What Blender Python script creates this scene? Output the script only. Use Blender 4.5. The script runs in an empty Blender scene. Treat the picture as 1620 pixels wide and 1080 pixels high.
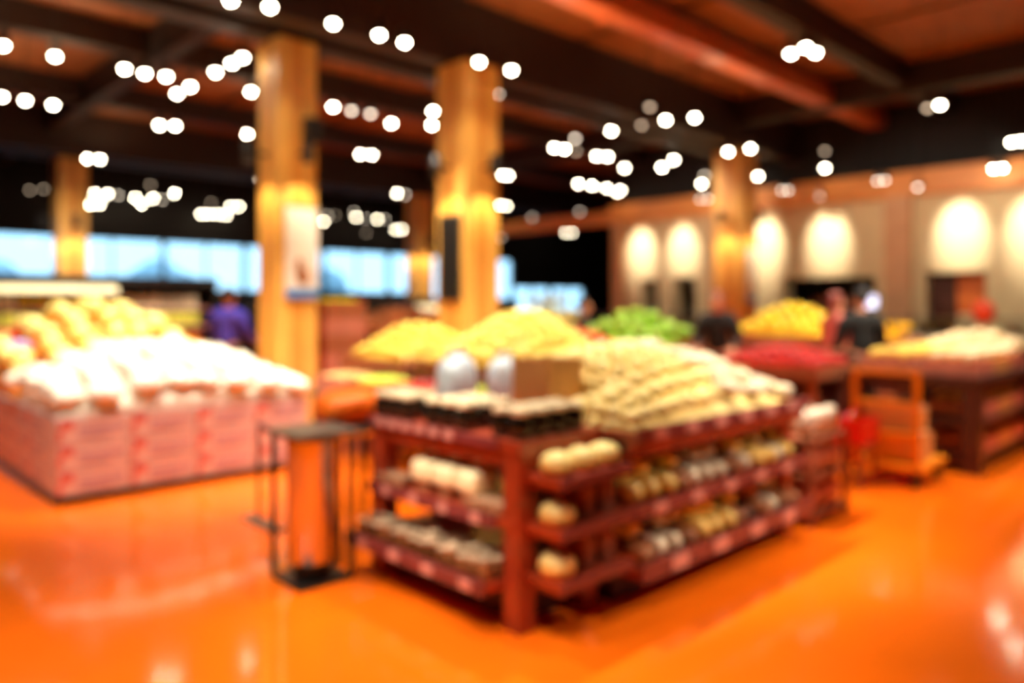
import bpy, bmesh, math, random
from mathutils import Vector, Matrix, noise
random.seed(7)
S = bpy.context.scene
COL = S.collection
PI = math.pi

# ------------------------------------------------------------------ camera, world, exposure
# The building grid runs along X and Y; the photographer stands at the origin and looks about 44 degrees off it.
FX, FY = .696, .718           # view direction
RX, RY = .718, -.696          # to the right
FPX, HOR, EYE = 1200.0, 480.0, 1.6
cam_d = bpy.data.cameras.new('camera'); cam = bpy.data.objects.new('camera', cam_d); COL.objects.link(cam)
cam.location = (0, 0, EYE); cam.rotation_euler = (PI/2, 0, -math.atan2(FX, FY))
cam_d.sensor_width = 36; cam_d.lens = 36*FPX/1620; cam_d.shift_y = -60/1620
cam_d.clip_start = .05; cam_d.clip_end = 300
cam_d.dof.use_dof = True; cam_d.dof.focus_distance = 1.0; cam_d.dof.aperture_fstop = 1.25
S.camera = cam
W = bpy.data.worlds.new('world'); S.world = W; W.use_nodes = True
bg = W.node_tree.nodes['Background']; bg.inputs[0].default_value = (.42, .74, 1.0, 1); bg.inputs[1].default_value = 2.5
vs = S.view_settings; vs.view_transform = 'Standard'; vs.look = 'None'; vs.exposure = 0.0; vs.gamma = 1.0; vs.use_curve_mapping = False
cy = S.cycles; cy.use_denoising = True; cy.max_bounces = 7; cy.diffuse_bounces = 4; cy.glossy_bounces = 3
cy.transparent_max_bounces = 8; cy.sample_clamp_indirect = 6; cy.sample_clamp_direct = 0; cy.caustics_reflective = False; cy.caustics_refractive = False
KEY = 480.0                   # watts of one track or added fill spot

def w_at(px, d):              # point of the plan seen at picture column px, d metres in front of the camera
    x = (px-810)/FPX*d
    return (FX*d+RX*x, FY*d+RY*x)
def z_at(py, d): return EYE-(py-HOR)/FPX*d

def spot(x, y, z, tx, ty, tz, power, size=75, col=(1, .87, .68), r=.05, blend=.8):
    l = bpy.data.lights.new('spot', 'SPOT'); l.energy = power; l.color = col; l.spot_size = math.radians(size)
    l.spot_blend = blend; l.shadow_soft_size = r
    o = bpy.data.objects.new('spot', l); COL.objects.link(o); o.location = (x, y, z)
    o.rotation_euler = (Vector((tx, ty, tz))-Vector((x, y, z))).to_track_quat('-Z', 'Y').to_euler()
    return o

# track spots over the displays, plus added fill spots for shelves, sacks, floor, columns (x, y, height, target, power factor)
for (x, y, tx, ty, tz, p, sz) in [
    (1.6, 5.6, 2.4, 7.3, .9, .8, 60), (3.4, 6.0, 3.2, 7.4, .9, 1.0, 60), (2.9, 7.4, 2.9, 7.5, .9, 1.7, 70), (2.2, 9.4, 2.4, 9.6, 1.2, 1.7, 70), (3.9, 9.9, 3.2, 9.7, 1.2, 1.3, 70), (.6, 7.6, 1.8, 8.2, .6, .8, 60),
    (1.8, 4.6, 2.7, 6.8, .35, .6, 50), (.9, 4.2, 2.1, 5.2, .9, .6, 24), (4.0, 3.5, 4.0, 3.1, .9, 1.3, 70), (4.9, 3.5, 4.8, 3.1, .9, 1.7, 50), (2.8, 3.5, 3.0, 3.3, .9, .7, 50), (2.2, 1.4, 3.15, 3.6, 1.1, .6, 22), (1.5, 3.6, 2.64, 4.2, .92, .55, 20),
    (6.8, .9, 4.3, 2.4, .45, .9, 36), (7.2, -1.6, 4.35, 2.42, .5, 2.6, 22), (.0, 3.5, 2.66, 3.25, .66, 1.6, 16), (1.0, 4.4, 2.3, 3.9, .5, .35, 40),
    (5.2, 5.0, 5.5, 5.8, 1.0, 1.5, 80), (5.9, 6.0, 5.7, 5.7, 1.0, 1.2, 70), (5.4, 7.4, 5.4, 7.2, 1.0, 1.5, 80), (6.9, 4.4, 6.8, 5.8, 1.0, .8, 80), (3.6, 5.9, 4.5, 6.4, .7, .6, 70),
    (8.4, 6.4, 8.5, 6.6, 1.0, 1.8, 90), (10.4, 4.4, 10.8, 5.2, 1.0, 2.0, 90), (7.6, 1.0, 8.8, 2.4, .9, 1.3, 80), (9.4, 2.4, 9.2, 2.5, .9, 1.0, 80), (6.6, 3.4, 7.1, 2.6, .5, .8, 70), (7.8, 4.2, 8.0, 4.1, .8, .7, 80),
    (10.6, 2.2, 11.0, 3.0, 1.0, 1.3, 90), (11.8, 4.5, 15.9, 5, 2.6, .75, 75), (11.8, 9, 15.9, 9.4, 2.6, .75, 75), (12.0, 1.5, 15.9, 2, 2.6, .5, 70),
    (4.6, 14.2, 4.4, 16.6, 1.2, 2.2, 90), (8.6, 12.5, 8.9, 15, 1.0, 2.0, 90), (12.5, 13.0, 13, 15.6, 1.0, 1.8, 90), (9.5, 10.5, 9.5, 12, 1.0, 1.2, 90),
    (4.0, 9.6, 4.7, 10.8, 1.4, .7, 60), (5.2, 8.2, 5.6, 9.0, .8, .8, 70), (8.2, 3.0, 9.3, 4.0, 1.3, .5, 60), (6.0, 2.4, 5.6, 2.8, .6, .8, 50),
    (-.6, 3.4, -.2, 3.6, 0, .8, 90), (.7, 1.6, .8, 1.9, 0, 1.0, 75), (.2, 5.6, .4, 5.4, 0, .55, 90), (1.2, .2, 1.4, .5, 0, .6, 75), (1.3, 3.0, 1.4, 3.1, 0, .6, 60),
    (6.6, .2, 6.7, .4, 0, .5, 70), (3.0, -.5, 3.1, -.2, 0, .35, 70), (7.4, .2, 7.4, .4, 0, .3, 80),
    (2.6, 6.3, 4.3, 8.3, 3.2, .35, 36), (5.0, 5.6, 6.6, 7.5, 3.2, .45, 36), (12.2, 6.2, 14.2, 8.0, 3.0, .3, 36), (2.6, 15.6, 4.5, 18.2, 3.0, .5, 40)]:
    spot(x, y, 4.48, tx, ty, tz, KEY*p, sz)

for (x, y, p) in [(1.2, 9.9, .16), (2.9, 12.0, .12), (2.2, 10.0, .12), (6.6, 9.8, .10), (6.0, 12.5, .10), (2.0, 14.0, .12), (7.0, 6.3, .07), (10.5, 6.3, .05), (9.0, 3.0, .05), (10, 10, .08), (5.0, 16.6, .08)]:
    spot(x, y, 4.5, x, y, 6, KEY*p, 150, (1, .74, .42), .06, .6)      # added upward spots without fittings, brighten the ceiling deck

# ------------------------------------------------------------------ materials
def lin(c):
    return tuple((v/255/12.92 if v/255 <= .04045 else ((v/255+.055)/1.055)**2.4) for v in c)
MATS = {}
def mat(name, rgb, rough=.5, var=.16, scale=9, metal=0, bump=.0, stretch=None, coat=0, obvar=0, emit=None, spec=.5, trans=0):
    if name in MATS: return MATS[name]
    m = bpy.data.materials.new(name); m.use_nodes = True; MATS[name] = m
    nt = m.node_tree; n = nt.nodes; p = n['Principled BSDF']
    c = lin(rgb)
    tc = n.new('ShaderNodeTexCoord'); no = n.new('ShaderNodeTexNoise'); no.inputs['Scale'].default_value = scale; no.inputs['Detail'].default_value = 3
    mp = n.new('ShaderNodeMapping'); nt.links.new(tc.outputs['Object'], mp.inputs[0]); nt.links.new(mp.outputs[0], no.inputs[0])
    if stretch: mp.inputs['Scale'].default_value = stretch
    r = n.new('ShaderNodeValToRGB'); r.color_ramp.elements[0].position = .3; r.color_ramp.elements[1].position = .7
    r.color_ramp.elements[0].color = (*[max(0, v*(1-var)) for v in c], 1); r.color_ramp.elements[1].color = (*[min(1, v*(1+var)) for v in c], 1)
    nt.links.new(no.outputs['Fac'], r.inputs[0])
    out = r.outputs[0]
    if obvar:
        oi = n.new('ShaderNodeObjectInfo'); hs = n.new('ShaderNodeHueSaturation'); mr = n.new('ShaderNodeMapRange')
        mr.inputs[3].default_value = 1-obvar; mr.inputs[4].default_value = 1+obvar*.5
        nt.links.new(oi.outputs['Random'], mr.inputs[0]); nt.links.new(mr.outputs[0], hs.inputs['Value']); nt.links.new(out, hs.inputs['Color']); out = hs.outputs[0]
    nt.links.new(out, p.inputs['Base Color'])
    p.inputs['Roughness'].default_value = rough; p.inputs['Metallic'].default_value = metal; p.inputs['Specular IOR Level'].default_value = spec
    if coat: p.inputs['Coat Weight'].default_value = coat; p.inputs['Coat Roughness'].default_value = .08
    if trans: p.inputs['Transmission Weight'].default_value = trans
    if bump:
        b = n.new('ShaderNodeBump'); b.inputs['Strength'].default_value = bump; b.inputs['Distance'].default_value = .01
        nt.links.new(no.outputs['Fac'], b.inputs['Height']); nt.links.new(b.outputs[0], p.inputs['Normal'])
    if emit:
        p.inputs['Emission Color'].default_value = (*lin(emit[0]), 1); p.inputs['Emission Strength'].default_value = emit[1]
    return m
def glass_mat(name, tint):
    m = bpy.data.materials.new(name); m.use_nodes = True; nt = m.node_tree; n = nt.nodes; n.remove(n['Principled BSDF'])
    t = n.new('ShaderNodeBsdfTransparent'); g = n.new('ShaderNodeBsdfGlossy'); g.inputs['Roughness'].default_value = .03
    t.inputs[0].default_value = (*tint, 1); fr = n.new('ShaderNodeLayerWeight'); pw = n.new('ShaderNodeMath'); pw.operation = 'POWER'; pw.inputs[1].default_value = 4
    ml = n.new('ShaderNodeMath'); ml.operation = 'MULTIPLY_ADD'; ml.inputs[1].default_value = .5; ml.inputs[2].default_value = .04; mx = n.new('ShaderNodeMixShader')
    nt.links.new(fr.outputs['Facing'], pw.inputs[0]); nt.links.new(pw.outputs[0], ml.inputs[0]); nt.links.new(ml.outputs[0], mx.inputs[0]); nt.links.new(t.outputs[0], mx.inputs[1]); nt.links.new(g.outputs[0], mx.inputs[2])
    nt.links.new(mx.outputs[0], n['Material Output'].inputs[0]); return m
GLASS = glass_mat('window_glass', (.93, .97, .98)); CASEGLASS = glass_mat('case_glass', (.9, .95, .93))
FLOORM = mat('orange_polished_floor', (250, 112, 16), .11, .06, 1.3, coat=.3, spec=.5)
DECK = mat('ceiling_deck', (138, 84, 48), .7, .25, 2, stretch=(1, 8, 1))
BEAM = mat('dark_beam', (36, 17, 9), .6, .25, 3, stretch=(1, 6, 6))
DUCT = mat('copper_brown_duct', (190, 100, 60), .4, .15, 3)
BLACKWALL = mat('black_wall', (16, 9, 8), .8, .2, 2)
BEIGE = mat('beige_plaster', (216, 194, 150), .85, .05, 3, bump=.05)
CORN = mat('cornice_wood', (224, 144, 74), .5, .12, 3, stretch=(8, 1, 8))
GLULAM = mat('glulam_timber', (238, 176, 84), .5, .22, 5, stretch=(9, 9, .5))
GLULAM2 = mat('glulam_timber_dark', (220, 148, 60), .5, .2, 5, stretch=(9, 9, .5))
STEEL = mat('brushed_steel', (222, 200, 188), .16, .05, 30, metal=.85, stretch=(20, 20, .4))
GREYMET = mat('grey_metal', (120, 116, 106), .4, .1, 8, metal=.6)
BLACKMET = mat('black_metal', (22, 20, 19), .4, .2, 12)
MAHO = mat('mahogany', (150, 54, 26), .42, .25, 6, stretch=(1, 1, 1), coat=.2)
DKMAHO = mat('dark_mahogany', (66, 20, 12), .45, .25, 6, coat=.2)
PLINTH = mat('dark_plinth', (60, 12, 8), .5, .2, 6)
RAIL = mat('burgundy_price_rail', (116, 52, 54), .3, .12, 12)
TAG = mat('pale_price_tag', (200, 140, 130), .25, .08, 20)
CREAM = mat('cream_plastic', (250, 236, 190), .3, .08, 20)
WHITEP = mat('white_plastic_bag', (246, 241, 226), .2, .12, 16, bump=.3, obvar=.16)
TIE = mat('bag_tie', (235, 225, 205), .4)
ROLLM = mat('pale_roll_crust', (244, 218, 140), .5, .13, 22, obvar=.12)
LOAFM = mat('golden_loaf_crust', (232, 176, 84), .5, .2, 16, obvar=.15)
BROWNP = mat('brown_paper_pack', (150, 84, 58), .55, .18, 12, obvar=.2)
BAGLOAF = mat('clear_wrapped_loaf', (248, 228, 196), .12, .15, 14, obvar=.1)
JARG = mat('dark_jar', (30, 22, 14), .04, .2, 10, coat=.6)
LIDM = mat('cream_lid', (242, 226, 186), .25, .06, 10)
LABELM = mat('jar_label', (86, 66, 40), .5, .2, 18)
SPICE = mat('brown_spice_jar', (150, 100, 62), .12, .3, 14, obvar=.7)
CARTON = mat('pink_printed_carton', (214, 182, 174), .6, .07, 8)
PRED = mat('carton_red_print', (200, 92, 82), .6, .1, 12)
PGREY = mat('carton_grey_print', (170, 136, 148), .6, .15, 25)
KRAFT = mat('kraft_cardboard', (206, 150, 84), .7, .1, 9)
CRATEW = mat('crate_wood', (150, 84, 50), .65, .25, 7, stretch=(1, 1, 7))
PINKCR = mat('pinkish_crate', (182, 112, 92), .6, .15, 9)
LEMON = mat('yellow_lemon', (250, 222, 104), .4, .1, 14, obvar=.1, bump=.1)
MANGO = mat('yellow_mango', (246, 206, 84), .4, .2, 9, obvar=.14)
MELON = mat('cream_melon', (250, 226, 130), .4, .12, 10, obvar=.14)
YBAG = mat('golden_net_bag', (252, 188, 12), .4, .12, 16, obvar=.06)
ORANGEM = mat('orange_fruit', (240, 112, 14), .4, .12, 14, obvar=.1, bump=.1)
ORSACK = mat('orange_sack', (242, 110, 8), .5, .1, 10)
TOMATO = mat('red_tomato', (216, 62, 34), .25, .15, 8, obvar=.15)
APPLE = mat('red_apple', (196, 38, 30), .25, .2, 8, obvar=.2)
LETT = mat('green_lettuce', (150, 196, 52), .5, .35, 12, obvar=.3, bump=.5)
CABB = mat('pale_cabbage', (226, 226, 150), .5, .2, 10, obvar=.15, bump=.3)
LIME = mat('lime_fruit', (196, 214, 60), .4, .15, 12, obvar=.15)
ONION = mat('tan_onion', (222, 170, 104), .4, .2, 12, obvar=.2)
PALEVEG = mat('pale_root', (240, 214, 168), .45, .15, 12, obvar=.15)
EGGP = mat('dark_aubergine', (44, 20, 30), .2, .2, 6)
LILAC = mat('lilac_pack', (160, 150, 220), .35, .15, 9)
BLUEWH = mat('blue_white_pack', (214, 230, 252), .3, .14, 7)
REDP = mat('red_plastic', (214, 40, 24), .3, .1, 9)
CARTY = mat('orange_yellow_paint', (240, 146, 20), .4, .1, 9)
CASEB = mat('black_case', (24, 18, 14), .5, .2, 6)
CASEW = mat('case_interior', (196, 190, 170), .5, .08, 6)
LITSTRIP = mat('lit_case_strip', (250, 246, 206), .5, .02, 4, emit=((255, 246, 190), .9))
SKIN = mat('skin', (222, 152, 116), .5, .06, 12)
SKYHAZE = mat('hazed_foliage', (170, 192, 204), .8, .25, 5)  # pale outdoor haze is mixed into the leaf colour
BARK = mat('bark', (92, 80, 70), .8, .25, 8)
ASPH = mat('asphalt', (120, 124, 130), .9, .12, 4)

# ------------------------------------------------------------------ mesh helpers
ORG = {}
def B(): return bmesh.new()
def box(bm, x0, x1, y0, y1, z0, z1, bev=0, rot=None):
    g = bmesh.ops.create_cube(bm, size=1)
    vs_ = g['verts']
    bmesh.ops.scale(bm, vec=(x1-x0, y1-y0, z1-z0), verts=vs_)
    if bev:
        es = list({e for v in vs_ for e in v.link_edges})
        r = bmesh.ops.bevel(bm, geom=es, offset=bev, segments=2, affect='EDGES', profile=.6)
        vs_ = list({v for f in r['faces'] for v in f.verts} | {v for v in vs_ if v.is_valid})
    if rot: bmesh.ops.rotate(bm, cent=(0, 0, 0), matrix=Matrix.Rotation(rot[0], 3, rot[1]), verts=vs_)
    bmesh.ops.translate(bm, vec=((x0+x1)/2, (y0+y1)/2, (z0+z1)/2), verts=vs_)
    return bm
def cyl(bm, x, y, z0, z1, r0, r1=None, seg=20):
    r1 = r0 if r1 is None else r1
    g = bmesh.ops.create_cone(bm, cap_ends=True, segments=seg, radius1=r0, radius2=r1, depth=z1-z0)
    bmesh.ops.translate(bm, vec=(x, y, (z0+z1)/2), verts=g['verts']); return bm
def rod(bm, p, q, r, seg=8):
    p, q = Vector(p), Vector(q); d = q-p
    g = bmesh.ops.create_cone(bm, cap_ends=True, segments=seg, radius1=r, radius2=r, depth=d.length)
    m = d.to_track_quat('Z', 'Y').to_matrix().to_4x4(); m.translation = (p+q)/2
    bmesh.ops.transform(bm, matrix=m, verts=g['verts']); return bm
def lathe(bm, prof, seg=20, x=0, y=0):
    rings = [[bm.verts.new((x+r*math.cos(2*PI*k/seg), y+r*math.sin(2*PI*k/seg), z)) for k in range(seg)] for r, z in prof]
    for a, b in zip(rings, rings[1:]):
        for k in range(seg): bm.faces.new((a[k], a[(k+1) % seg], b[(k+1) % seg], b[k]))
    bm.faces.new(list(reversed(rings[0]))); bm.faces.new(rings[-1]); return bm
def blob(bm, sx, sy, sz, sub=2, amp=.05, freq=2.0, seed=0, x=0, y=0, z=0, power=1.0):
    g = bmesh.ops.create_icosphere(bm, subdivisions=sub, radius=1)
    for v in g['verts']:
        c = v.co.copy(); k = 1+amp*noise.noise(c*freq+Vector((seed*3.1, seed*1.7, seed)))
        if power != 1.0: c = Vector([math.copysign(abs(t)**power, t) for t in c])
        v.co = Vector((c.x*sx*k+x, c.y*sy*k+y, c.z*sz*k+z))
    return bm
def sheet(bm, fz, x0, x1, y0, y1, zb, n=14):   # solid mound with a flat base
    g = [[bm.verts.new((x0+(x1-x0)*i/n, y0+(y1-y0)*j/n, max(zb+.004, -.022+fz(x0+(x1-x0)*i/n, y0+(y1-y0)*j/n)))) for j in range(n+1)] for i in range(n+1)]
    for i in range(n):
        for j in range(n): bm.faces.new((g[i][j], g[i+1][j], g[i+1][j+1], g[i][j+1]))
    loop = [g[i][0] for i in range(n)]+[g[n][j] for j in range(n)]+[g[i][n] for i in range(n, 0, -1)]+[g[0][j] for j in range(n, 0, -1)]
    low = [bm.verts.new((v.co.x, v.co.y, zb)) for v in loop]
    for k in range(len(loop)):
        q = (k+1) % len(loop); bm.faces.new((loop[q], loop[k], low[k], low[q]))
    bm.faces.new(low); bmesh.ops.recalc_face_normals(bm, faces=bm.faces); return bm
def link(name, bm, m, parent=None, smooth=False, org=None):
    me = bpy.data.meshes.new(name)
    o = bpy.data.objects.new(name, me); COL.objects.link(o)
    og = ORG[parent.name] if parent else Vector(org or (0, 0, 0))
    bmesh.ops.translate(bm, vec=-og, verts=bm.verts)
    if smooth:
        for f in bm.faces: f.smooth = True
    bm.to_mesh(me); bm.free(); me.materials.append(m)
    if parent: o.parent = parent
    else: o.location = og
    ORG[o.name] = og; return o
def tag(o, label=None, cat=None, group=None, kind=None):
    if label: o['label'] = label
    if cat: o['category'] = cat
    if group: o['group'] = group
    if kind: o['kind'] = kind
    return o
def thing(name, label, cat, loc, group=None, rz=0):
    o = bpy.data.objects.new(name, None); COL.objects.link(o); o.location = loc; o.rotation_euler.z = rz
    o.empty_display_size = .1; ORG[o.name] = Vector(loc); return tag(o, label, cat, group)
def struct(name, bm, m, parent=None):
    o = link(name, bm, m, parent)
    if not parent: o['kind'] = 'structure'
    return o
def dup(root, loc=None, rot=None, sc=None, label=None, group=None):
    r = root.copy(); COL.objects.link(r); ORG[r.name] = Vector(loc or root.location)
    if loc: r.location = loc
    if rot is not None: r.rotation_euler = rot
    if sc: r.scale = (sc,)*3
    if label: r['label'] = label
    if group: r['group'] = group
    for ch in root.children:
        c = ch.copy(); COL.objects.link(c); c.parent = r
        for g in ch.children:
            d = g.copy(); COL.objects.link(d); d.parent = c
    return r
class Stock:                      # first call moves the prototype, later calls copy it
    def __init__(s, root): s.root, s.used = root, False
    def put(s, loc, rot=(0, 0, 0), sc=1, label=None, group=None):
        if s.used: return dup(s.root, loc, rot, sc, label, group)
        s.used = True; o = s.root; o.location = loc; o.rotation_euler = rot; o.scale = (sc,)*3
        if label: o['label'] = label
        if group: o['group'] = group
        return o
ORD = ['first', 'second', 'third', 'fourth', 'fifth', 'sixth', 'seventh', 'eighth', 'ninth', 'tenth', 'eleventh', 'twelfth', 'thirteenth', 'fourteenth', 'fifteenth', 'sixteenth', 'seventeenth', 'eighteenth', 'nineteenth', 'twentieth']
def rr(a=PI): return (random.uniform(-.3, .3), random.uniform(-.3, .3), random.uniform(-a, a))
def heap(stock, zf, x0, x1, y0, y1, sp, lift, jit=.12, lim=290, sc=(.92, 1.0), tilt=None, sx=None, ang=None, rows=None):
    sx = sx or sp; nx, ny = max(1, int((x1-x0)/sx)), max(1, int((y1-y0)/sp)); k = 0
    for i in range(nx):
        for j in range(ny):
            if k >= lim: return
            x = x0+(i+.5)*(x1-x0)/nx+random.uniform(-jit, jit)*sx*.5; y = y0+(j+.5)*(y1-y0)/ny+random.uniform(-jit, jit)*sp*.5
            s = random.uniform(*sc)
            e = .04; n = Vector((-(zf(x+e, y)-zf(x-e, y))/(3.4*e), -(zf(x, y+e)-zf(x, y-e))/(3.4*e), 1)).normalized()
            q = n.to_track_quat('Z', 'Y').to_euler()
            rz = random.uniform(-PI, PI) if ang is None else random.uniform(-.15, .15)-2.2*ang*random.uniform(-1, 1)
            m = (Matrix.Rotation(0, 3, 'X') @ Vector((0, 0, 1)).rotation_difference(n).to_matrix() @ Matrix.Rotation(rz, 3, 'Z')).to_euler()
            p = Vector((x, y, zf(x, y)))+n*lift*s
            stock.put(p, m, s, '%s, %s row back, %s from left' % (rows, ORD[j], ORD[i]) if rows else None); k += 1
def mound(x0, x1, y0, y1, zb, h, p=2.2):
    def f(x, y):
        u = min(1, abs(2*(x-x0)/(x1-x0)-1)); v = min(1, abs(2*(y-y0)/(y1-y0)-1))
        return zb+h*(1-u**p)*(1-v**p)
    return f
def single(name, bm, m, label, cat, group): return Stock(tag(link(name, bm, m, None, True), label, cat, group))

# ------------------------------------------------------------------ the building
X0, X1, XW, Y0, Y1, YC, ZC = -7, 28, 16.06, -7, 22.3, 12.57, 5.6
struct('floor', box(B(), X0-.3, X1+.3, Y0-.3, Y1+.3, -.2, 0), FLOORM)
ceil = struct('ceiling', box(B(), X0-.3, X1+.3, Y0-.3, Y1+.3, ZC+.05, ZC+.25), BEAM)
ROWS = [-5.6, -2.2, 1.2, 4.6, 8.05, 11.75, 15.1, 18.05, 21.4]; CROSS = [-5.2, 4.0, 13.6, 22.5]
for y, yn in zip(ROWS, ROWS[1:]):
    xs = []
    for c0, c1 in zip([X0]+CROSS, CROSS+[X1]):
        n = max(1, round((c1-c0)/2.6))
        for k in range(n): xs.append((c0+(c1-c0)*k/n, c0+(c1-c0)*(k+1)/n))
    for a, b in xs:
        if b < -3 or a > 24: continue
        link('deck_panel', box(B(), a+.09, b-.09, y+.16, yn-.16, ZC, ZC+.06), DECK, ceil)
for y in ROWS:
    if y in (8.05, 18.05): continue
    link('beam', box(B(), X0, XW if y < YC else X1, y-.13, y+.13, 5.2, ZC), BEAM, ceil)
for y in (7.72, 8.38, 17.72, 18.42):          # twin girders resting on the columns
    link('girder', box(B(), X0, XW if y < YC else X1, y-.16, y+.16, 4.7, ZC), BEAM, ceil)
for x in CROSS[:-1]:
    link('cross_beam', box(B(), x-.12, x+.12, Y0, Y1, 5.1, ZC), BEAM, ceil)
# outer walls
struct('wall_left', box(B(), X0-.25, X0, Y0, Y1, 0, ZC), BLACKWALL)
struct('wall_front', box(B(), X0, XW, Y0-.25, Y0, 0, ZC), BLACKWALL)
struct('wall_far_right', box(B(), X1, X1+.25, YC, Y1, 0, ZC), BLACKWALL)
struct('wall_return', box(B(), XW+.45, X1+.25, YC-.25, YC, 0, ZC), BLACKWALL)
wb = B(); wz0, wz1 = 1.95, 3.4
box(wb, X0, 17.5, Y1, Y1+.25, 0, wz0); box(wb, 17.5, X1, Y1, Y1+.25, 0, 1.25)
box(wb, X0, X1, Y1, Y1+.25, wz1, ZC); box(wb, X0, -1, Y1, Y1+.25, wz0, wz1); box(wb, 26.2, X1, Y1, Y1+.25, 1.25, wz1)
struct('wall_back', wb, BLACKWALL)
edges = [-1, 2.0, 5.2, 7.9, 10.3, 13.0, 15.6, 17.5, 20.0, 21.7, 24.0, 26.2]
for i, (a, b) in enumerate(zip(edges, edges[1:])):
    z0 = wz0 if b <= 17.5 else 1.25; fr = B(); t = .05
    z1 = wz1 if b <= 21.7 else 2.3
    box(fr, a, a+t, Y1+.02, Y1+.2, z0, z1); box(fr, b-t, b, Y1+.02, Y1+.2, z0, z1); box(fr, a+t, b-t, Y1+.02, Y1+.2, z0, z0+t); box(fr, a+t, b-t, Y1+.02, Y1+.2, z1-t, z1)
    w = struct('window_%d' % (i+1), fr, BLACKMET)
    link('pane', box(B(), a+t, (a+b)/2-.02, Y1+.09, Y1+.11, z0+t, z1-t), GLASS, w); link('pane', box(B(), (a+b)/2+.02, b-t, Y1+.09, Y1+.11, z0+t, z1-t), GLASS, w)
    link('mullion', box(B(), (a+b)/2-.02, (a+b)/2+.02, Y1+.06, Y1+.14, z0+t, z1-t), GREYMET, w)
    if z1 < wz1: struct('trim_%d' % (i+1), box(B(), a, b, Y1+.02, Y1+.22, z1, wz1), BLACKWALL)
# right wall of beige plaster with openings, pilasters, lintel cornice
ops = [(3.97, 4.99, .0, 2.2), (5.95, 7.9, 1.0, 2.15), (10.16, 10.79, 0, 2.25), (11.26, 11.8, 1.05, 2.2)]
wr = B(); y = Y0
for (a, b, z0, z1) in ops:
    box(wr, XW, XW+.45, y, a, 0, 4.2); box(wr, XW, XW+.45, a, b, z1, 4.2)
    if z0: box(wr, XW, XW+.45, a, b, 0, z0)
    y = b
box(wr, XW, XW+.45, y, YC, 0, 4.2)
wall_r = struct('wall_right', wr, BEIGE)
link('upper_wall', box(B(), XW+.1, XW+.45, Y0, YC, 4.2, ZC), BLACKWALL, wall_r)
link('cornice', box(B(), XW-.16, XW+.1, Y0, YC+.1, 3.72, 4.2), CORN, wall_r)
for a, b in [(5.22, 5.72), (9.35, 9.65), (12.27, 12.57), (2.0, 2.4)]:
    link('pilaster', box(B(), XW-.18, XW, a, b, 0, 3.72), mat('tan_pilaster', (206, 158, 118), .8, .06, 3), wall_r)
for a, b, z0, z1 in ops: link('opening_frame', box(B(), XW-.03, XW, a-.08, b+.08, z1, z1+.1), BEIGE, wall_r)
struct('trim_20', box(B(), XW-.16, XW+.1, YC+.1, 17.5, 3.72, 4.05), CORN)
struct('wall_kitchen', box(B(), XW+2.2, XW+2.4, Y0, YC-.3, 0, 4.2), BLACKWALL)
d = struct('door_1', box(B(), XW+.2, XW+.26, 4.52, 4.98, 0, 2.18), mat('dark_brown_door', (74, 34, 24), .4)); link('door_handle', box(B(), XW+.14, XW+.2, 4.6, 4.63, 1.0, 1.14), STEEL, d)
d2 = struct('door_2', box(B(), XW+.2, XW+.26, 3.98, 4.5, 0, 2.18), mat('orange_brown_panel', (206, 100, 40), .4)); link('kick_plate', box(B(), XW+.17, XW+.2, 4.0, 4.48, .05, 1.4), mat('pale_panel', (220, 200, 160), .5), d2)
struct('baseboard_right', box(B(), XW-.03, XW, 7.9, 10.16, 0, .12), BLACKWALL)
# wall washers: real can lights under the cornice line
for py_, p in [(11.75, 1.0), (10.5, .9), (8.35, 1.0), (6.9, 1.0), (4.38, 1.05), (3.2, 1.0)]:
    spot(XW-1.25, py_, 4.42, XW, py_, 2.95, 780*p, 35, col=(1, .93, .78), r=.04, blend=1)
# outside
struct('ground_outside', box(B(), -30, 70, Y1+.3, 90, -.3, -.1), ASPH)
def tree(x, y, h, w, label):
    t = thing('tree', label, 'tree', (x, y, -.1)); bm = B(); cyl(bm, x, y, -.1, h*.55, w*.09, w*.05, 10); link('trunk', bm, BARK, t, True)
    bm = B()
    for k in range(6): blob(bm, w*.32, w*.32, w*.28, 2, .3, 2.5, k, x+random.uniform(-.3, .3)*w, y+random.uniform(-.3, .3)*w, h*.6+random.uniform(-.1, .3)*h)
    link('crown', bm, SKYHAZE, t, True)
tree(7, 38, 2.9, 3.4, 'pale hazy tree outside the windows left of the first thick column')
tree(13.5, 40, 2.9, 4.5, 'hazy tree outside windows, just left of the bannered column')
tree(25, 44, 3.2, 4, 'hazy tree outside windows, right of the bannered column')

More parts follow.
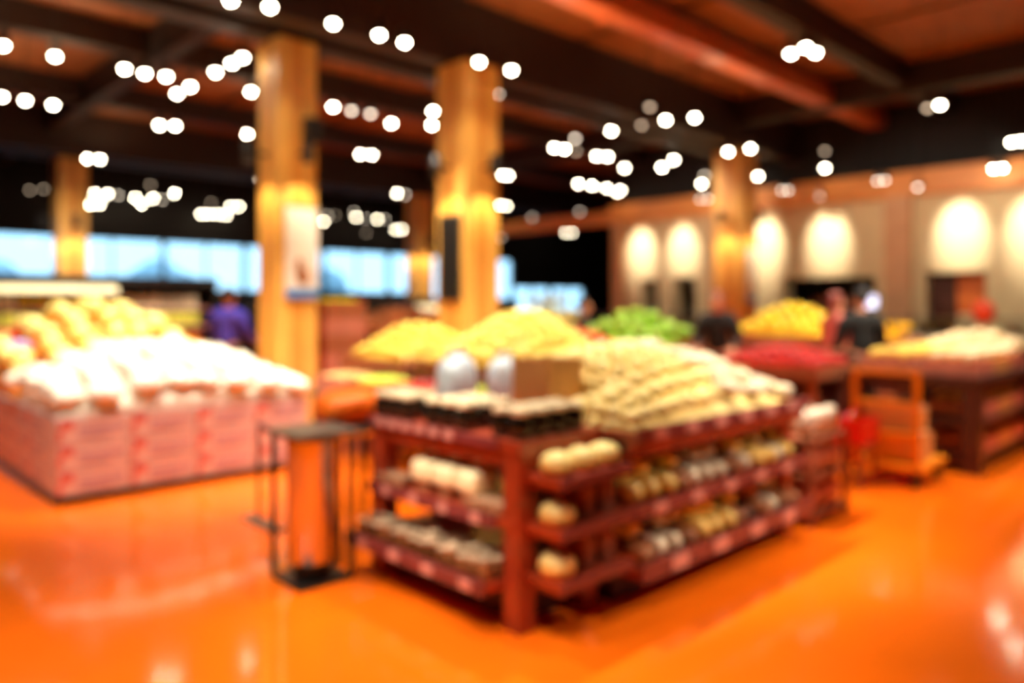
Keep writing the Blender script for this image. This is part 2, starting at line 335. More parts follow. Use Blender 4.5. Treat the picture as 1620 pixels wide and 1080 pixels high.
# ------------------------------------------------------------------ timber columns
BANNERW = mat('white_banner', (244, 236, 230), .5, .04, 4)
def column(x, y, w, label, warm, lit=1.0, downl=True, up=0):
    t = thing('timber_column', label, 'column', (x, y, 0))
    n = 3
    for i in range(n):              # laminated posts standing side by side
        for j in range(n):
            if i == 1 and j == 1: continue
            s = 2*w/n; a, b = x-w+i*s, y-w+j*s
            link('laminated_post', box(B(), a+.004, a+s-.004, b+.004, b+s-.004, .16, 4.7), GLULAM if (i+j) % 2 == 0 else GLULAM2, t)
    link('core', box(B(), x-w+.03, x+w-.03, y-w+.03, y+w-.03, .1, 4.7), GLULAM2, t)
    link('base_shoe', box(B(), x-w-.04, x+w+.04, y-w-.04, y+w+.04, 0, .16, .01), BLACKMET, t)
    if downl:
        for (dx, dy) in ((-1, 0), (0, -1)):
            lx, ly = x+dx*(w+.24), y+dy*(w+.24)
            bm = B(); cyl(bm, lx, ly, 3.22, 3.48, .065, .065, 14); can = link('downlight', bm, BLACKMET, t, True)
            bm = B(); box(bm, min(lx, x+dx*w), max(lx, x+dx*w)+(.02 if dx == 0 else 0), min(ly, y+dy*w), max(ly, y+dy*w)+(.02 if dy == 0 else 0), 3.33, 3.37); link('bracket', bm, BLACKMET, can)
            spot(lx, ly, 3.2, x+dx*w*1.0, y+dy*w*1.0, 1.6, 50*lit, 95, (1, .84, .5), .04)
            if up: spot(lx, ly, 3.5, lx+dx*2.2, ly+dy*2.2, 5.6, up, 150, (1, .80, .5), .05)
    return t
C1 = w_at(455, 9.1); C2 = w_at(740, 10.0); C3 = w_at(111, 16.4); C4 = w_at(663, 22); C5 = w_at(1163, 15.7)
column(*C1, .25, 'timber column with white banner beside the white bag display', 1)
column(*C2, .29, 'thickest central timber column with a dark board, behind the lemon pile', 1, 1.2)
column(*C3, .28, 'timber column at far left in front of the window strip', 1)
column(*C4, .27, 'thin distant timber column between the two central columns', 1, 1.3)
column(*C5, .31, 'timber column at right in front of the beige wall', 1, 1.1)
def banner(x0, x1, y, z0, z1, label):
    t = thing('banner', label, 'banner', ((x0+x1)/2, y, z0)); h = z1-z0; w = x1-x0
    link('sheet', box(B(), x0, x1, y-.012, y, z0, z1), BANNERW, t)
    link('blue_strip', box(B(), x0, x1, y-.018, y-.012, z0, z0+h*.10), mat('blue_print', (20, 120, 200), .5), t)
    bm = B(); blob(bm, w*.2, .006, w*.24, 2, .05, 2, 1, x0+w*.52, y-.014, z0+h*.24); blob(bm, w*.12, .006, w*.25, 2, .05, 2, 2, x0+w*.42, y-.014, z0+h*.34)
    link('brown_emblem', bm, mat('brown_print', (158, 92, 50), .5), t, True)
    rodb = B(); rod(rodb, (x0-.02, y-.01, z1), (x1+.02, y-.01, z1), .012); link('hanging_rod', rodb, GREYMET, t)
banner(C1[0]-.17, C1[0]+.25, C1[1]-.262, 1.66, 2.74, 'white hanging banner with brown emblem and blue strip on the left column')
banner(C5[0]-.10, C5[0]+.24, C5[1]-.322, 1.62, 2.75, 'narrow white banner on the column before the beige wall')
t = thing('chalkboard', 'narrow black board mounted on the thick central column', 'board', (C2[0]-.31, C2[1], 1.66))
link('panel', box(B(), C2[0]-.325, C2[0]-.295, C2[1]-.2, C2[1]+.2, 1.66, 2.72), BLACKMET, t); link('frame', box(B(), C2[0]-.31, C2[0]-.292, C2[1]-.22, C2[1]+.22, 1.63, 2.75), GREYMET, t)
t = thing('loudspeaker', 'small black loudspeaker high on the bannered column', 'speaker', (C1[0]+.12, C1[1]-.33, 3.45))
link('cabinet', box(B(), C1[0]+.04, C1[0]+.24, C1[1]-.42, C1[1]-.27, 3.5, 3.78, .015), BLACKMET, t); link('mount', box(B(), C1[0]+.11, C1[0]+.17, C1[1]-.28, C1[1]-.25, 3.58, 3.7), GREYMET, t)

# ------------------------------------------------------------------ ceiling duct, spotlights
du = thing('ceiling_duct', 'long copper brown duct running under the ceiling to the right wall', 'duct', (8, 5.9, 5.2))
link('duct_body', box(B(), -2, XW, 5.72, 6.08, 5.15, 5.45, .03), DUCT, du)
for k in range(8): link('duct_joint', box(B(), -1+k*2.1, -.94+k*2.1, 5.69, 6.11, 5.12, 5.48), DUCT, du)
for k in range(5): link('hanger', box(B(), -.5+k*3.7, -.47+k*3.7, 5.88, 5.92, 5.45, ZC), BLACKMET, du)
BULB = [mat('bulb_bright', (255, 244, 222), .3, .01, 4, emit=((255, 240, 205), 75)), mat('bulb_half', (255, 240, 220), .3, .01, 4, emit=((255, 236, 210), 9)), mat('bulb_dim', (200, 180, 160), .3, .01, 4, emit=((255, 225, 190), 3.5))]
bm = B(); cyl(bm, 0, 0, .0, .16, .055, .045, 12); _can = bm
proto = []
for k in range(3):
    t = thing('spotlight', 'x', 'lamp', (0, 0, 0))
    bm = B(); lathe(bm, [(.052, 0), (.055, .02), (.055, .13), (.03, .17)], 12); h = link('housing', bm, BLACKMET, t, True)
    bm = B(); blob(bm, .04, .04, .034, 2, 0, 1, 0, 0, 0, -.004); link('bulb', bm, BULB[k], t, True)
    bm = B(); cyl(bm, 0, 0, .16, 1.0, .008, .008, 6); link('stem', bm, BLACKMET, t)
    proto.append(Stock(t))
LAMPS = [
 ('in the front row high above the bannered column', [(365, 0, 0), (427, 10, 0), (527, 36, 0), (600, 54, 0), (640, 66, 0)]),
 ('at the head of the thick central column', [(758, 97, 0), (787, 148, 1), (809, 110, 0)]),
 ('in the upper row at left', [(5, 71, 0), (87, 88, 0), (197, 108, 0), (229, 115, 0), (263, 120, 0), (280, 147, 0), (301, 136, 0)]),
 ('just left of the bannered column head', [(341, 113, 0), (367, 99, 0), (384, 90, 0), (391, 211, 0), (397, 144, 0)]),
 ('in the second row at the far left', [(3, 152, 0), (40, 158, 0), (84, 165, 0)]),
 ('of the pairs hanging between left columns', [(138, 250, 0), (158, 251, 0), (252, 197, 0), (277, 198, 0)]),
 ('in the low cluster at the left column', [(47, 300, 2), (69, 298, 2), (92, 302, 2), (143, 323, 0), (150, 305, 0), (158, 322, 0), (170, 306, 0), (187, 308, 1)]),
 ('in the low cluster right of the left column', [(214, 312, 0), (224, 322, 0), (238, 292, 2), (242, 313, 0), (257, 315, 1), (276, 305, 0)]),
 ('in the low cluster left of the bannered column', [(318, 338, 0), (330, 338, 0), (334, 320, 2), (345, 338, 0), (358, 340, 0), (365, 326, 0), (378, 326, 0)]),
 ('in front of the bannered column', [(412, 282, 0), (428, 213, 2), (431, 100, 2)]),
 ('in the row between the two main columns', [(527, 168, 0), (556, 174, 1), (586, 179, 1), (619, 194, 0), (683, 197, 0), (685, 175, 0)]),
 ('of the pairs midway between the two main columns', [(570, 243, 0), (588, 244, 0), (626, 363, 0), (628, 305, 0), (636, 362, 0), (641, 307, 1)]),
 ('in the low distant cluster between the main columns', [(500, 345, 1), (512, 350, 0), (518, 340, 1), (530, 340, 2), (560, 335, 1), (563, 343, 0), (578, 345, 1), (580, 368, 2), (597, 346, 0), (609, 346, 1)]),
 ('beside the right edge of the thick column', [(791, 324, 0), (793, 376, 1), (795, 276, 0), (801, 325, 0), (804, 277, 0)]),
 ('in the middle cluster right of the thick column', [(877, 233, 0), (893, 235, 0), (910, 218, 1), (911, 238, 2), (944, 246, 0), (961, 247, 0), (967, 206, 0), (988, 265, 0)]),
 ('in the row below the middle cluster', [(915, 290, 0), (937, 293, 0), (960, 297, 0), (976, 303, 0), (982, 300, 0)]),
 ('in the lowest group near the dark back area', [(842, 343, 1), (890, 346, 1), (895, 368, 0), (905, 368, 0), (917, 334, 1), (968, 354, 1), (1005, 325, 1), (1012, 325, 1)]),
 ('between the middle cluster and right column', [(1015, 197, 2), (1028, 168, 2), (1047, 264, 0), (1053, 189, 0), (1066, 252, 0), (1099, 185, 0)]),
 ('at the left edge of the right column', [(1108, 314, 1), (1110, 290, 0), (1115, 277, 1), (1120, 314, 1)]),
 ('around the head of the right column', [(1152, 239, 0), (1187, 234, 0), (1199, 278, 0)]),
 ('along the cornice of the beige wall', [(1237, 300, 1), (1247, 300, 1), (1297, 310, 2), (1305, 238, 2), (1305, 265, 0), (1388, 285, 1), (1400, 284, 1), (1452, 295, 1), (1572, 266, 0), (1586, 265, 0)]),
 ('of the bright trio under the upper right ceiling', [(1251, 84, 0), (1275, 74, 0), (1290, 82, 0)]),
 ('of the pairs at the far upper right', [(1467, 170, 2), (1487, 165, 0), (1600, 224, 0), (1615, 222, 0)])]
for phrase, L in LAMPS:
    for i, (px, py, lv) in enumerate(L):
        dist = (4.5-EYE)*FPX/(HOR-py); k = (px-810)/FPX
        fy, fx = FY+RY*k, FX+RX*k
        if fy > 0: dist = min(dist, (Y1-.6)/fy)
        x, y = fx*dist, fy*dist
        if x > XW-.5 and y < YC+.5: dist = (XW-.5)/fx
        x, y, z = fx*dist, fy*dist, EYE+(HOR-py)/FPX*dist
        o = proto[lv].put((x, y, z), (0, 0, 0), 1, '%s from left of %d spotlights %s' % (ORD[i], len(L), phrase), 'ceiling spotlights '+phrase)
        o.scale = (1, 1, 1)
        st = [c for c in o.children if c.name.startswith('stem')][0]
        L_ = ZC-z+.055; st.scale.z = (L_)/1.0; st.location.z = 0

# ------------------------------------------------------------------ bakery tables in front
def price_rail(sh, x0, x1, y0, y1, z0, z1, axis, n, seedk=0):
    r = link('price_rail', box(B(), x0, x1, y0, y1, z0, z1), RAIL, sh)
    return r
PX, PY = 2.58, 2.60
t = thing('end_table', 'low reddish wooden display table end with corner post, jars on top', 'table', (2.87, 3.2, 0))
link('top', box(B(), 2.55, 3.15, 2.58, 3.86, .87, .93, .006), MAHO, t)
tp = link('top_apron', box(B(), 2.575, 3.13, 2.62, 3.84, .80, .87), MAHO, t)
for (x, y) in ((2.56, 2.59), (2.56, 3.74), (3.03, 2.59), (3.03, 3.74)):
    link('post', box(B(), x, x+.115, y, y+.115, 0, .87, .006), MAHO, t)
sh = link('shelf', box(B(), 2.55, 3.14, 2.62, 3.86, .50, .545), MAHO, t); link('price_rail', box(B(), 2.53, 2.55, 2.74, 3.84, .49, .55), RAIL, sh)
for k in range(4): link('price_tag', box(B(), 2.522, 2.53, 2.84+k*.26, 2.91+k*.26, .497, .545), TAG, sh)
sh = link('bottom_shelf', box(B(), 2.44, 3.14, 2.70, 3.92, .20, .245), MAHO, t); link('price_rail', box(B(), 2.42, 2.44, 2.70, 3.92, .19, .26), RAIL, sh)
for k in range(4): link('price_tag', box(B(), 2.412, 2.42, 2.78+k*.3, 2.87+k*.3, .20, .25), TAG, sh)
rl = link('top_price_rail', box(B(), 2.53, 2.55, 2.72, 3.84, .89, .935), RAIL, t)
for k in range(6): link('price_tag', box(B(), 2.522, 2.53, 3.05+k*.125, 3.12+k*.125, .892, .932), TAG, rl)
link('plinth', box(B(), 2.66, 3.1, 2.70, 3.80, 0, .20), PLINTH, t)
# shelves cantilevered to the right-hand face of the end table
for z in (.765, .525, .28):
    sh = link('side_shelf', box(B(), 2.60, 3.14, 2.36, 2.62, z-.02, z+.015), MAHO, t)
    link('price_rail', box(B(), 2.60, 3.14, 2.345, 2.36, z-.03, z+.02), RAIL, sh)
    link('bracket', box(B(), 2.62, 2.65, 2.37, 2.60, z-.05, z-.02), MAHO, sh)
t = thing('bakery_table', 'long reddish wooden bakery table heaped with pale rolls and wrapped loaves', 'table', (4.1, 3.1, 0))
link('top', box(B(), 3.16, 5.1, 2.35, 3.86, .89, .93, .005), MAHO, t); link('front_apron', box(B(), 3.16, 5.1, 2.36, 2.42, .81, .89), MAHO, t)
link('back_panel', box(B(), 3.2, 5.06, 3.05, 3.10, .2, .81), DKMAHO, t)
rl = link('top_price_rail', box(B(), 3.16, 5.1, 2.325, 2.35, .885, .955), RAIL, t)
for k in range(6): link('price_tag', box(B(), 3.28+k*.3, 3.40+k*.3, 2.315, 2.325, .893, .945), TAG, rl)
sh = link('shelf', box(B(), 3.16, 5.1, 2.36, 3.05, .495, .54), MAHO, t); link('price_rail', box(B(), 3.16, 5.1, 2.34, 2.36, .49, .555), RAIL, sh)
for k in range(5): link('price_tag', box(B(), 3.30+k*.36, 3.42+k*.36, 2.33, 2.34, .497, .547), TAG, sh)
sh = link('bottom_tray', box(B(), 3.18, 5.12, 2.33, 3.05, .17, .23), MAHO, t); link('price_rail', box(B(), 3.18, 5.12, 2.31, 2.33, .165, .26), RAIL, sh)
for k in range(4): link('price_tag', box(B(), 3.42+k*.42, 3.58+k*.42, 2.30, 2.31, .175, .25), TAG, sh)
for (x, y) in ((4.98, 2.44), (4.98, 3.74), (3.18, 3.74)): link('post', box(B(), x, x+.1, y, y+.1, 0, .89, .006), MAHO, t)
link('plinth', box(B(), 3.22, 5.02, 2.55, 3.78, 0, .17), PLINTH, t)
zr = mound(3.18, 5.09, 2.36, 3.85, .935, .33, 2.2)
def zr2(x, y): return .935+(zr(max(x, 3.5), y)-.935)*max(0, min(1, (2.98-y)/.35))*min(1, (x-3.15)/.3)
link('heap_riser', sheet(B(), zr, 3.54, 5.06, 2.39, 3.83, .93), ROLLM, t); link('heap_riser', sheet(B(), zr2, 3.2, 3.535, 2.39, 2.96, .93, 8), ROLLM, t)
# rolls and loaves
roll = single('bread_roll', blob(B(), .058, .055, .043, 2, .1, 2, 1), ROLLM, 'pale floury roll in the heap at the left half of the bakery table', 'bread', 'pale rolls heaped on the bakery table')
heap(roll, zr, 3.55, 4.1, 2.38, 3.83, .112, .047, sc=(.98, 1.06), rows='pale floury roll in the heap'); heap(roll, zr2, 3.2, 3.54, 2.38, 2.96, .112, .047, sc=(.98, 1.06), rows='pale floury roll beside the cardboard box')
t = thing('wrapped_loaf', 'clear wrapped pale loaf heaped on the right half of the bakery table', 'bread', (0, 0, 0), 'wrapped loaves heaped on the bakery table')
link('loaf', blob(B(), .13, .062, .048, 2, .1, 3, 4, power=.8), BAGLOAF, t, True); bm = B(); lathe(bm, [(.018, 0), (.01, .02), (.024, .05)], 8); bmesh.ops.rotate(bm, cent=(0, 0, 0), matrix=Matrix.Rotation(PI/2, 3, 'Y'), verts=bm.verts); bmesh.ops.translate(bm, vec=(.12, 0, 0), verts=bm.verts); link('twisted_end', bm, WHITEP, t, True)
heap(Stock(t), zr, 4.12, 5.09, 2.39, 3.83, .128, .05, jit=.35, sx=.28, ang=.15, rows='clear wrapped loaf in the heap')
# jars on the end table: front block and back-left block with a gap
t = thing('olive_jar', 'short dark glossy jar with cream lid among the jars on the end table', 'jar', (0, 0, 0), 'dark jars on the end table')
link('glass_body', lathe(B(), [(.040, 0), (.052, .010), (.061, .045), (.060, .08), (.050, .11), (.046, .118)], 22), JARG, t, True)
link('lid', lathe(B(), [(.050, .118), (.053, .122), (.053, .142), (.049, .147)], 20), LIDM, t, True)
link('neck_ring', lathe(B(), [(.047, .112), (.049, .114), (.047, .118)], 18), LABELM, t, True)
js = Stock(t)
for nm, xs, ys in (('front', (2.645, 2.775, 2.905, 3.035), (2.67, 2.80)), ('middle', (2.625, 2.755, 2.885), (3.06, 3.19, 3.32)), ('back', (2.62, 2.75), (3.55, 3.68, 3.80))):
    for i, x in enumerate(xs):
        for j, y in enumerate(ys):
            js.put((x+random.uniform(-.004, .004), y, .932), (0, 0, random.uniform(0, 6)), 1, 'dark glossy lidded jar, %s row, %s from left in the %s jar group' % (ORD[j], ORD[i], nm))
# loaves and packs on the right-hand side shelves
t = thing('round_loaf', 'x', 'bread', (0, 0, 0)); link('crust', blob(B(), .085, .08, .05, 3, .06, 2, 3, 0, 0, .06), ROLLM, t, True); link('paper_base', lathe(B(), [(.07, 0), (.085, .03), (.086, .055), (.08, .056)], 18), LOAFM, t, True)
ls = Stock(t)
for k, (x, z, lb) in enumerate([(2.70, .78, 'leftmost'), (2.88, .78, 'middle'), (3.05, .78, 'rightmost')]):
    ls.put((x, 2.47, z), (0, 0, k), 1, '%s of three round golden loaves on the top side shelf' % lb, 'round loaves on the side shelves')
ls.put((2.70, 2.47, .54), (0, 0, .5), 1.05, 'round golden loaf on the middle side shelf beside the corner post', 'round loaves on the side shelves')
ls.put((2.70, 2.47, .295), (0, 0, 2), 1.05, 'round golden loaf on the bottom side shelf beside the corner post', 'round loaves on the side shelves')
t = thing('paper_pack', 'x', 'package', (0, 0, 0)); link('pack_body', box(B(), -.05, .05, -.045, .045, 0, .15, .014), BROWNP, t); link('folded_top', box(B(), -.045, .045, -.012, .012, .15, .18, .004), BROWNP, t)
ps = Stock(t)
for z, nm in ((.54, 'middle'), (.295, 'bottom')):
    for k, lb in enumerate(('left', 'right')): ps.put((2.90+k*.15, 2.48, z), (0, 0, .1-k*.2), 1, '%s of two brown packs on the %s side shelf' % (lb, nm), 'brown packs on the side shelves')
# long table shelves: golden loaves, bags, brown loaves
def shelf_kind(name, dims, m, seed, amp=.12, power=.8): return single(name, blob(B(), dims[0], dims[1], dims[2], 3, amp, 3, seed, 0, 0, dims[2]*.96, power=power), m, 'x', 'bread', 'x')
MIXED = [(shelf_kind('golden_loaf', (.105, .066, .062), mat('bright_loaf_crust', (250, 204, 104), .4, .2, 16, obvar=.2), 7), 'golden loaf'),
         (shelf_kind('bagged_bun_pack', (.09, .060, .055), BAGLOAF, 11, .16, .85), 'clear bag of pale buns'),
         (shelf_kind('seeded_loaf', (.095, .058, .05), mat('seeded_brown_crust', (176, 112, 66), .5, .3, 24, obvar=.3), 13), 'brown seeded loaf'),
         (shelf_kind('rye_loaf', (.09, .055, .045), mat('dark_rye_crust', (112, 60, 36), .5, .3, 20, obvar=.3), 17), 'dark rye loaf')]
def fill_shelf(z, x0, n, pitch, y0, pattern, upper, where):
    for k in range(n):
        for j, y in enumerate((y0, y0+.225)):
            st, nm = MIXED[int(pattern[k])] if j == 0 else MIXED[2]
            st.put((x0+k*pitch, y+random.uniform(-.012, .012), z), (0, 0, PI/2+random.uniform(-.12, .12)), random.uniform(.86, 1.0), '%s %s, %s from left, %s row' % (nm, where, ORD[k], ('front', 'back')[j]), 'loaves '+where)
        if upper[k] != '-':
            st, nm = MIXED[int(upper[k])]
            st.put((x0+k*pitch+.03, y0+.10, z+.10), (0, 0, PI/2+random.uniform(-.3, .3)), random.uniform(.86, 1.0), '%s stacked %s, above the %s from left' % (nm, where, ORD[k]), 'stacked loaves '+where)
fill_shelf(.545, 3.26, 13, .143, 2.475, '0002111210010', '00-0-11-0-1-0', 'on the bakery middle shelf')
fill_shelf(.233, 3.29, 13, .141, 2.44, '2112000232122', '1-1100-0-2-1-', 'in the bakery bottom tray')
# left face: cream packs, clear tubs, spice jars
t = thing('sliced_bread_pack', 'x', 'bread', (0, 0, 0)); link('wrapped_slices', box(B(), -.09, .09, -.085, .085, 0, .12, .03), CREAM, t, True); link('gathered_end', lathe(B(), [(.03, .115), (.016, .13), (.03, .16)], 8), WHITEP, t, True)
bs = Stock(t)
for k in range(3): bs.put((2.665, 3.02+k*.19, .604), (0, 0, .06*k-.05), 1, '%s from the post of three cream bread packs on the left shelf' % ORD[k], 'cream bread packs on the left shelf')
t = thing('clear_tub', 'low clear tub with pale lid on the left middle shelf of the end table', 'tub', (0, 0, 0), 'low tubs on the left middle shelf')
link('tub_body', box(B(), -.05, .05, -.06, .06, 0, .045, .01), mat('pale_tub', (170, 120, 86), .12, .2, 18), t); link('tub_lid', box(B(), -.055, .055, -.065, .065, .045, .055, .004), mat('glossy_lid', (190, 150, 120), .06, .1, 9), t)
ts = Stock(t)
for q, k in enumerate((0, 1, 6, 7)): ts.put((2.61, 2.78+k*.138, .547), (0, 0, 0), 1, '%s from the post of four loose low tubs on the left middle shelf' % ORD[q])
for k in range(3): ts.put((2.66, 3.03+k*.185, .547), (0, 0, PI/2), 1, 'low tub under the %s cream bread pack from the post' % ORD[k])
t = thing('spice_jar', 'small brown spice jar in the rows on the bottom left shelf', 'jar', (0, 0, 0), 'spice jars on the bottom left shelf')
link('jar_body', lathe(B(), [(.030, 0), (.034, .006), (.034, .07), (.028, .082)], 14), SPICE, t, True); link('cap', lathe(B(), [(.031, .082), (.031, .10), (.028, .103)], 14), mat('spice_cap', (206, 180, 150), .25, .2, 9, obvar=.35), t, True)
ss = Stock(t)
for i in range(3):
    for j in range(14): ss.put((2.49+i*.085, 2.76+j*.083, .247), (0, 0, j), random.uniform(.8, 1.12), 'brown spice jar on the bottom left shelf, %s row, %s from the post' % (('front', 'middle', 'back')[i], ORD[j]))
# cardboard box and blue and white packs behind the rolls
t = thing('cardboard_box', 'tan cardboard box standing behind the heap of rolls', 'box', (3.75, 4.25, .0))
x, y = w_at(850, 5.35)
def open_box(name, label, cat, x, y, z, w, dpt, h, m, rz=0, group=None, wall=.012):
    t = thing(name, label, cat, (x, y, z), group); bm = B()
    box(bm, x-w/2, x+w/2, y-dpt/2, y+dpt/2, z, z+wall); link('bottom', bm, m, t)
    link('end_panel', box(B(), x-w/2, x-w/2+wall, y-dpt/2, y+dpt/2, z+wall, z+h), m, t); link('end_panel', box(B(), x+w/2-wall, x+w/2, y-dpt/2, y+dpt/2, z+wall, z+h), m, t)
    link('side_panel', box(B(), x-w/2+wall, x+w/2-wall, y-dpt/2, y-dpt/2+wall, z+wall, z+h), m, t); link('side_panel', box(B(), x-w/2+wall, x+w/2-wall, y+dpt/2-wall, y+dpt/2, z+wall, z+h), m, t)
    t.rotation_euler.z = rz; return t
bpy.data.objects.remove(t)
open_box('cardboard_box', 'tan cardboard box standing beside the blue and white packs', 'box', 3.36, 3.16, .932, .30, .30, .34, KRAFT, 0)
for k, (x, y, s, lb) in enumerate([(3.03, 3.62, 1.1, 'left blue and white flour sack behind the dark jars'), (3.38, 3.56, 1.0, 'right blue and white flour sack behind the tan cardboard box')]):
    t = thing('flour_sack', lb, 'bag', (x, y, .93), 'blue and white sacks')
    bm = B(); blob(bm, .12*s, .09*s, .16*s, 3, .1, 2, k, x, y, .932+.16*s, power=.75); link('sack_body', bm, BLUEWH, t, True); link('folded_top', box(B(), x-.07, x+.07, y-.012, y+.012, .93+.30*s, .93+.36*s, .004), WHITEP, t)
# ------------------------------------------------------------------ waste bin station with orange sack
bx, by = w_at(494, 4.42)
t = thing('waste_bin', 'round stainless steel bin in a dark metal frame left of the jar table', 'bin', (bx, by, 0))
link('base_plate', box(B(), bx-.17, bx+.17, by-.17, by+.17, 0, .025, .006), BLACKMET, t)
bm = B(); lathe(bm, [(.14, .12), (.147, .125), (.147, .80), (.15, .815), (.15, .83), (.12, .835)], 40, bx, by); link('steel_cylinder', bm, STEEL, t, True)
bm = B(); cyl(bm, bx, by, .025, .12, .10, .13, 24); link('pedestal', bm, BLACKMET, t, True)
for (dx, dy) in ((.16, -.16), (.16, .16), (-.16, .16)): link('frame_post', box(B(), bx+dx-.014, bx+dx+.014, by+dy-.014, by+dy+.014, .025, .85), BLACKMET, t)
link('top_frame', box(B(), bx-.20, bx+.20, by-.20, by+.20, .85, .875, .006), GREYMET, t)
sx_, sy_ = w_at(410, 4.7)
fl = B(); rod(fl, (sx_, sy_, .25), (sx_, sy_, .85), .011); rod(fl, (sx_, sy_, .25), (bx-.16, by+.16, .25), .011); rod(fl, (sx_, sy_, .85), (bx-.16, by+.16, .86), .011)
link('side_loop', fl, BLACKMET, t); link('side_shelf', box(B(), min(sx_, bx-.16)+.0, max(sx_, bx-.16)+.02, min(sy_, by+.16), max(sy_, by+.16)+.12, .255, .27), GREYMET, t)
# orange sack display next to it
ox, oy = w_at(556, 4.85)
t = thing('side_table', 'small dark table behind the bin carrying the orange sack', 'table', (ox, oy, 0))
link('tabletop', box(B(), ox-.2, ox+.2, oy-.16, oy+.16, .80, .84, .006), GREYMET, t)
for dx in (-.17, .17):
    for dy in (-.13, .13): link('leg', box(B(), ox+dx-.014, ox+dx+.014, oy+dy-.014, oy+dy+.014, 0, .80), BLACKMET, t)
t = thing('orange_sack', 'slumped bright orange sack lying on the small table behind bin', 'bag', (ox, oy, .84))
bm = B(); blob(bm, .23, .18, .11, 3, .12, 1.8, 5, ox, oy, .95, power=.8); link('sack_body', bm, ORSACK, t, True)
bm = B(); lathe(bm, [(.05, 1.0), (.02, 1.03), (.05, 1.08)], 10, ox+.08, oy-.04); link('tied_neck', bm, ORSACK, t, True)

# ------------------------------------------------------------------ white bag display of printed cartons at left
DX0, DX1, DY0, DY1 = 1.59, 3.79, 6.81, 10.6
CW, CD, CH = .54, .40, .205
t = thing('carton', 'x', 'box', (0, 0, 0)); link('carton_body', box(B(), 0, CW, 0, CD, 0, CH, .006), CARTON, t)
link('red_print', box(B(), .02, .12, -.003, 0, .11, .185), PRED, t); link('red_print', box(B(), .005, .04, -.003, 0, .02, .11), PRED, t)
link('grey_print', box(B(), .15, .50, -.003, 0, .075, .125), PGREY, t); link('grey_print', box(B(), .16, .4, -.003, 0, .03, .052), PGREY, t)
link('lid_seam', box(B(), -.002, CW+.002, -.003, CD, CH-.018, CH-.012), PGREY, t)
cs = Stock(t); LV = ['bottom', 'middle', 'top']
for i in range(4):
    for k in range(3):
        cs.put((DX0+i*.55, DY0, .06+k*.21), (0, 0, 0), 1, '%s pinkish printed carton in the %s stack from left of the front row' % (LV[k], ORD[i]), 'printed cartons of the white bag display')
for j in range(6):
    for k in range(3):
        cs.put((DX0, DY0+.97+j*.55+.02, .06+k*.21), (0, 0, -PI/2), 1, '%s pinkish printed carton in the %s stack back along the left side' % (LV[k], ORD[j]), 'printed cartons of the white bag display')
t = thing('display_platform', 'dark low platform under the cartons and white bags', 'platform', (2.7, 8.7, 0))
link('pallet_base', box(B(), DX0-.02, DX1+.02, DY0-.02, DY1+.6, 0, .055), BLACKMET, t)
zw = mound(DX0-.15, DX1+.0, DY0-.08, DY0+1.9, .70, .40, 2.0); zy = mound(DX0-.15, DX1+.1, DY0+1.5, DY1+.6, .70, .76, 1.9)
link('core_block', box(B(), DX0+.42, DX1, DY0+.42, DY1+.5, .055, .69), KRAFT, t)
link('heap_board', sheet(B(), zw, DX0+.03, DX1-.02, DY0+.03, DY0+1.58, .695, 18), mat('white_liner_sheet', (244, 238, 222), .4, .06, 9), t); link('melon_board', sheet(B(), zy, DX0+.03, DX1-.02, DY0+1.62, DY1+.5, .695, 18), mat('amber_liner', (226, 142, 52), .5, .2, 5), t)
t = thing('white_produce_bag', 'puffy white plastic bag in the bright heap on the carton display', 'bag', (0, 0, 0), 'white plastic bags heaped on the carton display')
link('bag_body', blob(B(), .155, .12, .10, 3, .16, 2.2, 21), WHITEP, t, True); bm = B(); lathe(bm, [(.03, .07), (.012, .09), (.03, .115)], 8); link('tied_neck', bm, TIE, t, True)
heap(Stock(t), zw, DX0+.0, DX1+.03, DY0+.0, DY0+1.6, .195, .085, sx=.25, ang=.2, jit=.4, sc=(.85, 1.05), rows='puffy white bag in the heap')
mel = single('cream_melon', blob(B(), .125, .115, .11, 3, .04, 1.5, 31), MELON, 'pale cream yellow melon heaped high at the back of the carton display', 'melon', 'pale melons at the back of the carton display')
heap(mel, zy, DX0+.05, DX1-.45, DY0+1.76, DY1+.3, .256, .12, jit=.3, sc=(.85, 1.02), rows='pale cream melon in the high heap')
t = thing('yellow_net_bag', 'golden yellow net bag of fruit at right edge of the melon heap', 'bag', (0, 0, 0), 'golden net bags beside the melon heap'); link('net_body', blob(B(), .15, .10, .08, 3, .25, 3, 41), YBAG, t, True); bm = B(); lathe(bm, [(.02, .07), (.012, .09), (.026, .12)], 8); link('net_knot', bm, YBAG, t, True)
heap(Stock(t), zy, DX1-.42, DX1-.05, DY0+1.85, DY1+.2, .25, .10, sx=.24, ang=.1, rows='golden net bag right of the melons')
ns = t
for (dx, dy) in ((.5, 2.0), (.9, 1.9), (1.3, 1.95)):
    o = dup(ns, (DX0+dx, DY0+dy-.3, zy(DX0+dx, DY0+dy-.3)+.12), (0, 0, dx), .9, '%s loose golden net bag from left between melons and white bags' % ORD[int(dx*2.5-1)], 'loose golden net bags')
